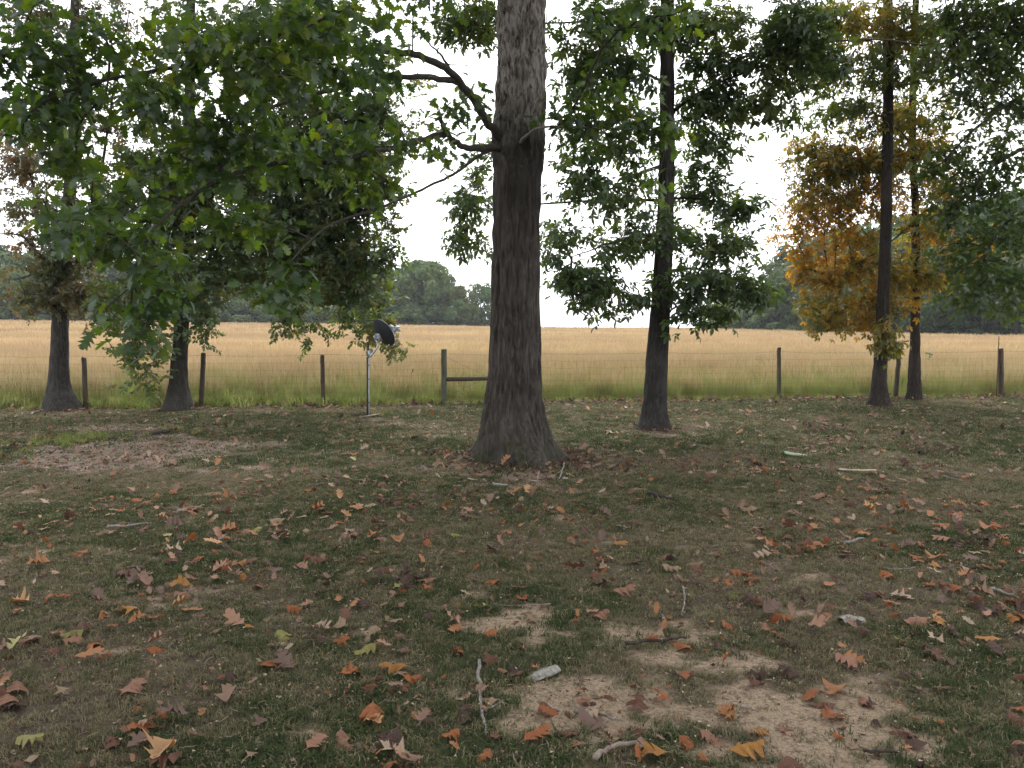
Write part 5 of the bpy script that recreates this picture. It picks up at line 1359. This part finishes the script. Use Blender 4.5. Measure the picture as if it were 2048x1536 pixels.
ground_stick([(700, 962), (745, 966), (800, 970)], .006, M['dead_wood'], 'thin pale twig lying left of and before the thick trunk')
ground_stick([(1885, 955), (1905, 960), (1925, 966)], .008, M['dead_wood'], 'thin white twig on the far right lawn')
ground_stick([(1768, 1140), (1790, 1144), (1830, 1140)], .006, M['dead_wood'], 'thin pale straw-like twig on the right lawn')
ground_stick([(1480, 1418), (1500, 1424), (1515, 1430)], .006, M['twig_grey'], 'small dark twig at the head of the wide sand patch')
ground_stick([(1725, 1510), (1760, 1512), (1800, 1512)], .009, M['dark_wood'], 'dark stick on the right end of the wide sand patch')
ground_stick([(1325, 1235), (1332, 1250), (1330, 1262)], .006, M['dead_wood'], 'tiny bent pale twig left of the short white one')
ground_stick([(1930, 1140), (1980, 1142), (2040, 1150)], .010, M['dark_wood'], 'dark branch lying in the grass near the right edge')
ground_stick([(600, 998), (640, 1008), (680, 1020)], .006, M['dark_wood'], 'thin dark twig on the lawn left of the thick trunk')
ground_stick([(1100, 1215), (1030, 1216), (980, 1212)], .004, M['twig_grey'], 'very thin grey twig across the small upper sand patch')
def bark_chip(u, v, L, W, mat, label, seed, name='bark_piece', rz=None, cat='bark'):
    g = np.random.default_rng(seed); b = MB(); k = 9
    t_ = np.linspace(-.5, .5, k); wl_ = W * .5 * (.5 + .5 * np.cos(t_ * 2.6) + .25 * g.random(k)); V = []
    for s in (0, 1):
        for i in range(k):
            for q, c in ((-1, 0), (0, .25), (1, 0)): V.append([t_[i] * L, q * wl_[i] + .06 * L * math.sin(t_[i] * 4 + seed), c * W * .7 + .02 * g.normal() * W - s * .006 + .0])
    F4 = []
    for s in (0, 1):
        for i in range(k - 1):
            for q in (0, 1):
                a = s * k * 3 + i * 3 + q; f = (a, a + 1, a + 4, a + 3); F4.append(f if s == 0 else f[::-1])
    for i in range(k - 1):
        for q in (0, 2):
            a = i * 3 + q; F4.append((a, a + 3, a + 3 + k * 3, a + k * 3))
    for i in (0, k - 1):
        for q in (0, 1):
            a = i * 3 + q; F4.append((a, a + 1, a + 1 + k * 3, a + k * 3))
    b.add(V, [], F4); c = G(u, v)
    o = obj(name, b.mesh(name, mat), None, (c[0], c[1], c[2] + .02), (g.normal() * .1, g.normal() * .12, g.random() * 3 if rz is None else rz)); tag(o, label, cat); return o
M['lichen_bark'] = plain('lichen_bark', (.26, .25, .22), .9, 0, .2, .35, 60)
M['pale_wood'] = plain('pale_wood', (.34, .28, .21), .85, 0, .2, .25, 40)
M['sage_leaf'] = plain('sage_leaf', (.24, .28, .20), .8, 0, .3, .2, 30)
bark_chip(1085, 1355, .17, .07, M['lichen_bark'], 'whitish ragged bark piece in the grass above the front sand patch', 3, rz=.5)
bark_chip(1715, 943, .42, .07, M['pale_wood'], 'long pale peeled bark strip on the shaded lawn at right', 4, rz=-.05)
bark_chip(1590, 912, .34, .14, M['sage_leaf'], 'pale green flat leaf-like sheet lying on the shaded lawn', 5, rz=.2, name='pale_leaf', cat='leaf')
bark_chip(1000, 972, .16, .05, M['lichen_bark'], 'grey bark flake lying directly before the thick trunk', 6, rz=-.4)
bark_chip(1068, 965, .10, .035, M['pale_wood'], 'small tan bark flake before the right side of the trunk foot', 7, rz=-.8)
bark_chip(945, 962, .12, .05, M['lichen_bark'], 'grey bark flake before the left root of the thick trunk', 8, rz=.5)
bark_chip(1705, 1245, .14, .07, M['lichen_bark'], 'pale crumbled bark piece in the grass right of the sand patches', 9, rz=.3)
bark_chip(1575, 796, .30, .07, M['lichen_bark'], 'pale greenish scrap at the fence foot by the middle right post', 10, rz=.1)
bark_chip(1130, 960, .06, .05, M['lichen_bark'], 'tiny round pale flake right of the trunk roots', 11)
bark_chip(735, 835, .45, .12, M['twig_grey'], 'flat grey wood slab at the foot of the dish pole', 12, rz=0)
def leaf_heap(u, v, r, n, h, label, cols, twig=None):
    c = G(u, v); t_ = thing('leaf_heap', label, 'leaf heap', tuple(c))
    for i in range(n):
        a = rng.random() * 6.28; d = r * rng.random() ** .6
        obj('dead_leaf', fallen_mesh[cols[int(rng.integers(len(cols)))], int(rng.choice([1, 2, 3, 5, 8, 9]))], t_, (math.cos(a) * d, math.sin(a) * d * .7, .02 + h * (1 - d / r) * rng.random()), (rng.normal(0, .8), rng.normal(0, .8), a), float(.08 + .06 * rng.random()))
    if twig:
        q = np.array([G(*p) + np.array([0, 0, z_]) for p, z_ in twig]) - c
        b = MB(); b.tube(q, np.linspace(.008, .004, len(q)), 6, True, wob=.3); obj('twig', b.mesh('twig', M['dead_wood'], True), t_)
leaf_heap(1638, 860, .33, 34, .16, 'dark heap of dead leaves with a pale twig on it, right of the hickory trunk', ['dark brown', 'dark brown', 'reddish brown'], [((1632, 856), .12), ((1655, 860), .09), ((1685, 866), .02)])
leaf_heap(1855, 905, .30, 30, .18, 'dark peaked heap of dead leaves on the right lawn, nearer than the twig-topped heap', ['dark brown', 'dark brown', 'reddish brown'])
leaf_heap(1830, 936, .15, 12, .06, 'low dark patch of dead leaves just before the peaked heap', ['dark brown', 'reddish brown'])
leaf_heap(800, 1170, .14, 22, .05, 'dark brown crumbled clump of leaves behind the yellow-green leaf', ['dark brown'])
leaf_heap(1945, 1090, .16, 18, .07, 'dark sunken clump of leaves near the right edge', ['dark brown'])
leaf_heap(800, 1010, .20, 16, .05, 'loose brown leaf clump before and left of the thick trunk', ['dark brown', 'reddish brown'])
leaf_heap(1590, 1098, .16, 12, .05, 'short row of red-brown leaves gathered on the grass right of centre', ['reddish brown', 'rust orange'])
leaf_heap(2015, 1225, .15, 14, .06, 'dark brown clump of leaves at the right edge by the peeled stick', ['dark brown', 'reddish brown'])

# a dead leaf hanging from the oak on a long thread, and a sprig on the wire
hp = P(826, 736, 12.5); tp_ = P(842, 300, 8.9)
hang = thing('hanging_leaf', 'single dead brown leaf hanging on a thread between the dish and the brace post', 'leaf', tuple(P(826, 738, 8.9)))
hp = P(826, 730, 8.9)
obj('blade', fallen_mesh['dark brown', 2], hang, (0, 0, .02), (.3, 1.3, .4), .07)
b = MB(); b.tube([hp - np.array(hang.location), (P(842, 380, 8.9) - np.array(hang.location)), P(846, 376, 8.75) - np.array(hang.location)], .0006, 3, False); obj('thread', b.mesh('thread', M['straw']), hang)
sp = P(1858, 712, post_tops[9][0][1] - .1)
sprig = thing('leafy_sprig', 'small green sprig caught on the fence wire right of the slim pair', 'sprig', tuple(sp))
b = MB(); b.tube([(0, 0, -.10), (.01, .0, 0), (-.01, 0, .12)], .004, 5); obj('stem', b.mesh('stem', M['twig_bark']), sprig)
for i in range(7): obj('leaf', sm1[i % 4], sprig, (0, 0, -.06 + .025 * i), (rng.normal(0, .5), rng.normal(0, .5), i * 2.3), 1.2)

# leaves that would share a label are told apart by how near they lie
by = {}
for o in sc.objects:
    if o.name.startswith('fallen_leaf') and 'label' in o: by.setdefault(o['label'], []).append(o)
for lab, os_ in by.items():
    if len(os_) > 1:
        os_.sort(key=lambda o: o.location.y)
        words = {2: ['nearer', 'farther'], 3: ['nearest', 'middle', 'farthest']}.get(len(os_)) or ['nearest'] + [w + '-nearest' for w in ('second', 'third', 'fourth', 'fifth', 'sixth', 'seventh', 'eighth', 'ninth', 'tenth')]
        for o, w_ in zip(os_, words): o['label'] = w_ + ' ' + lab
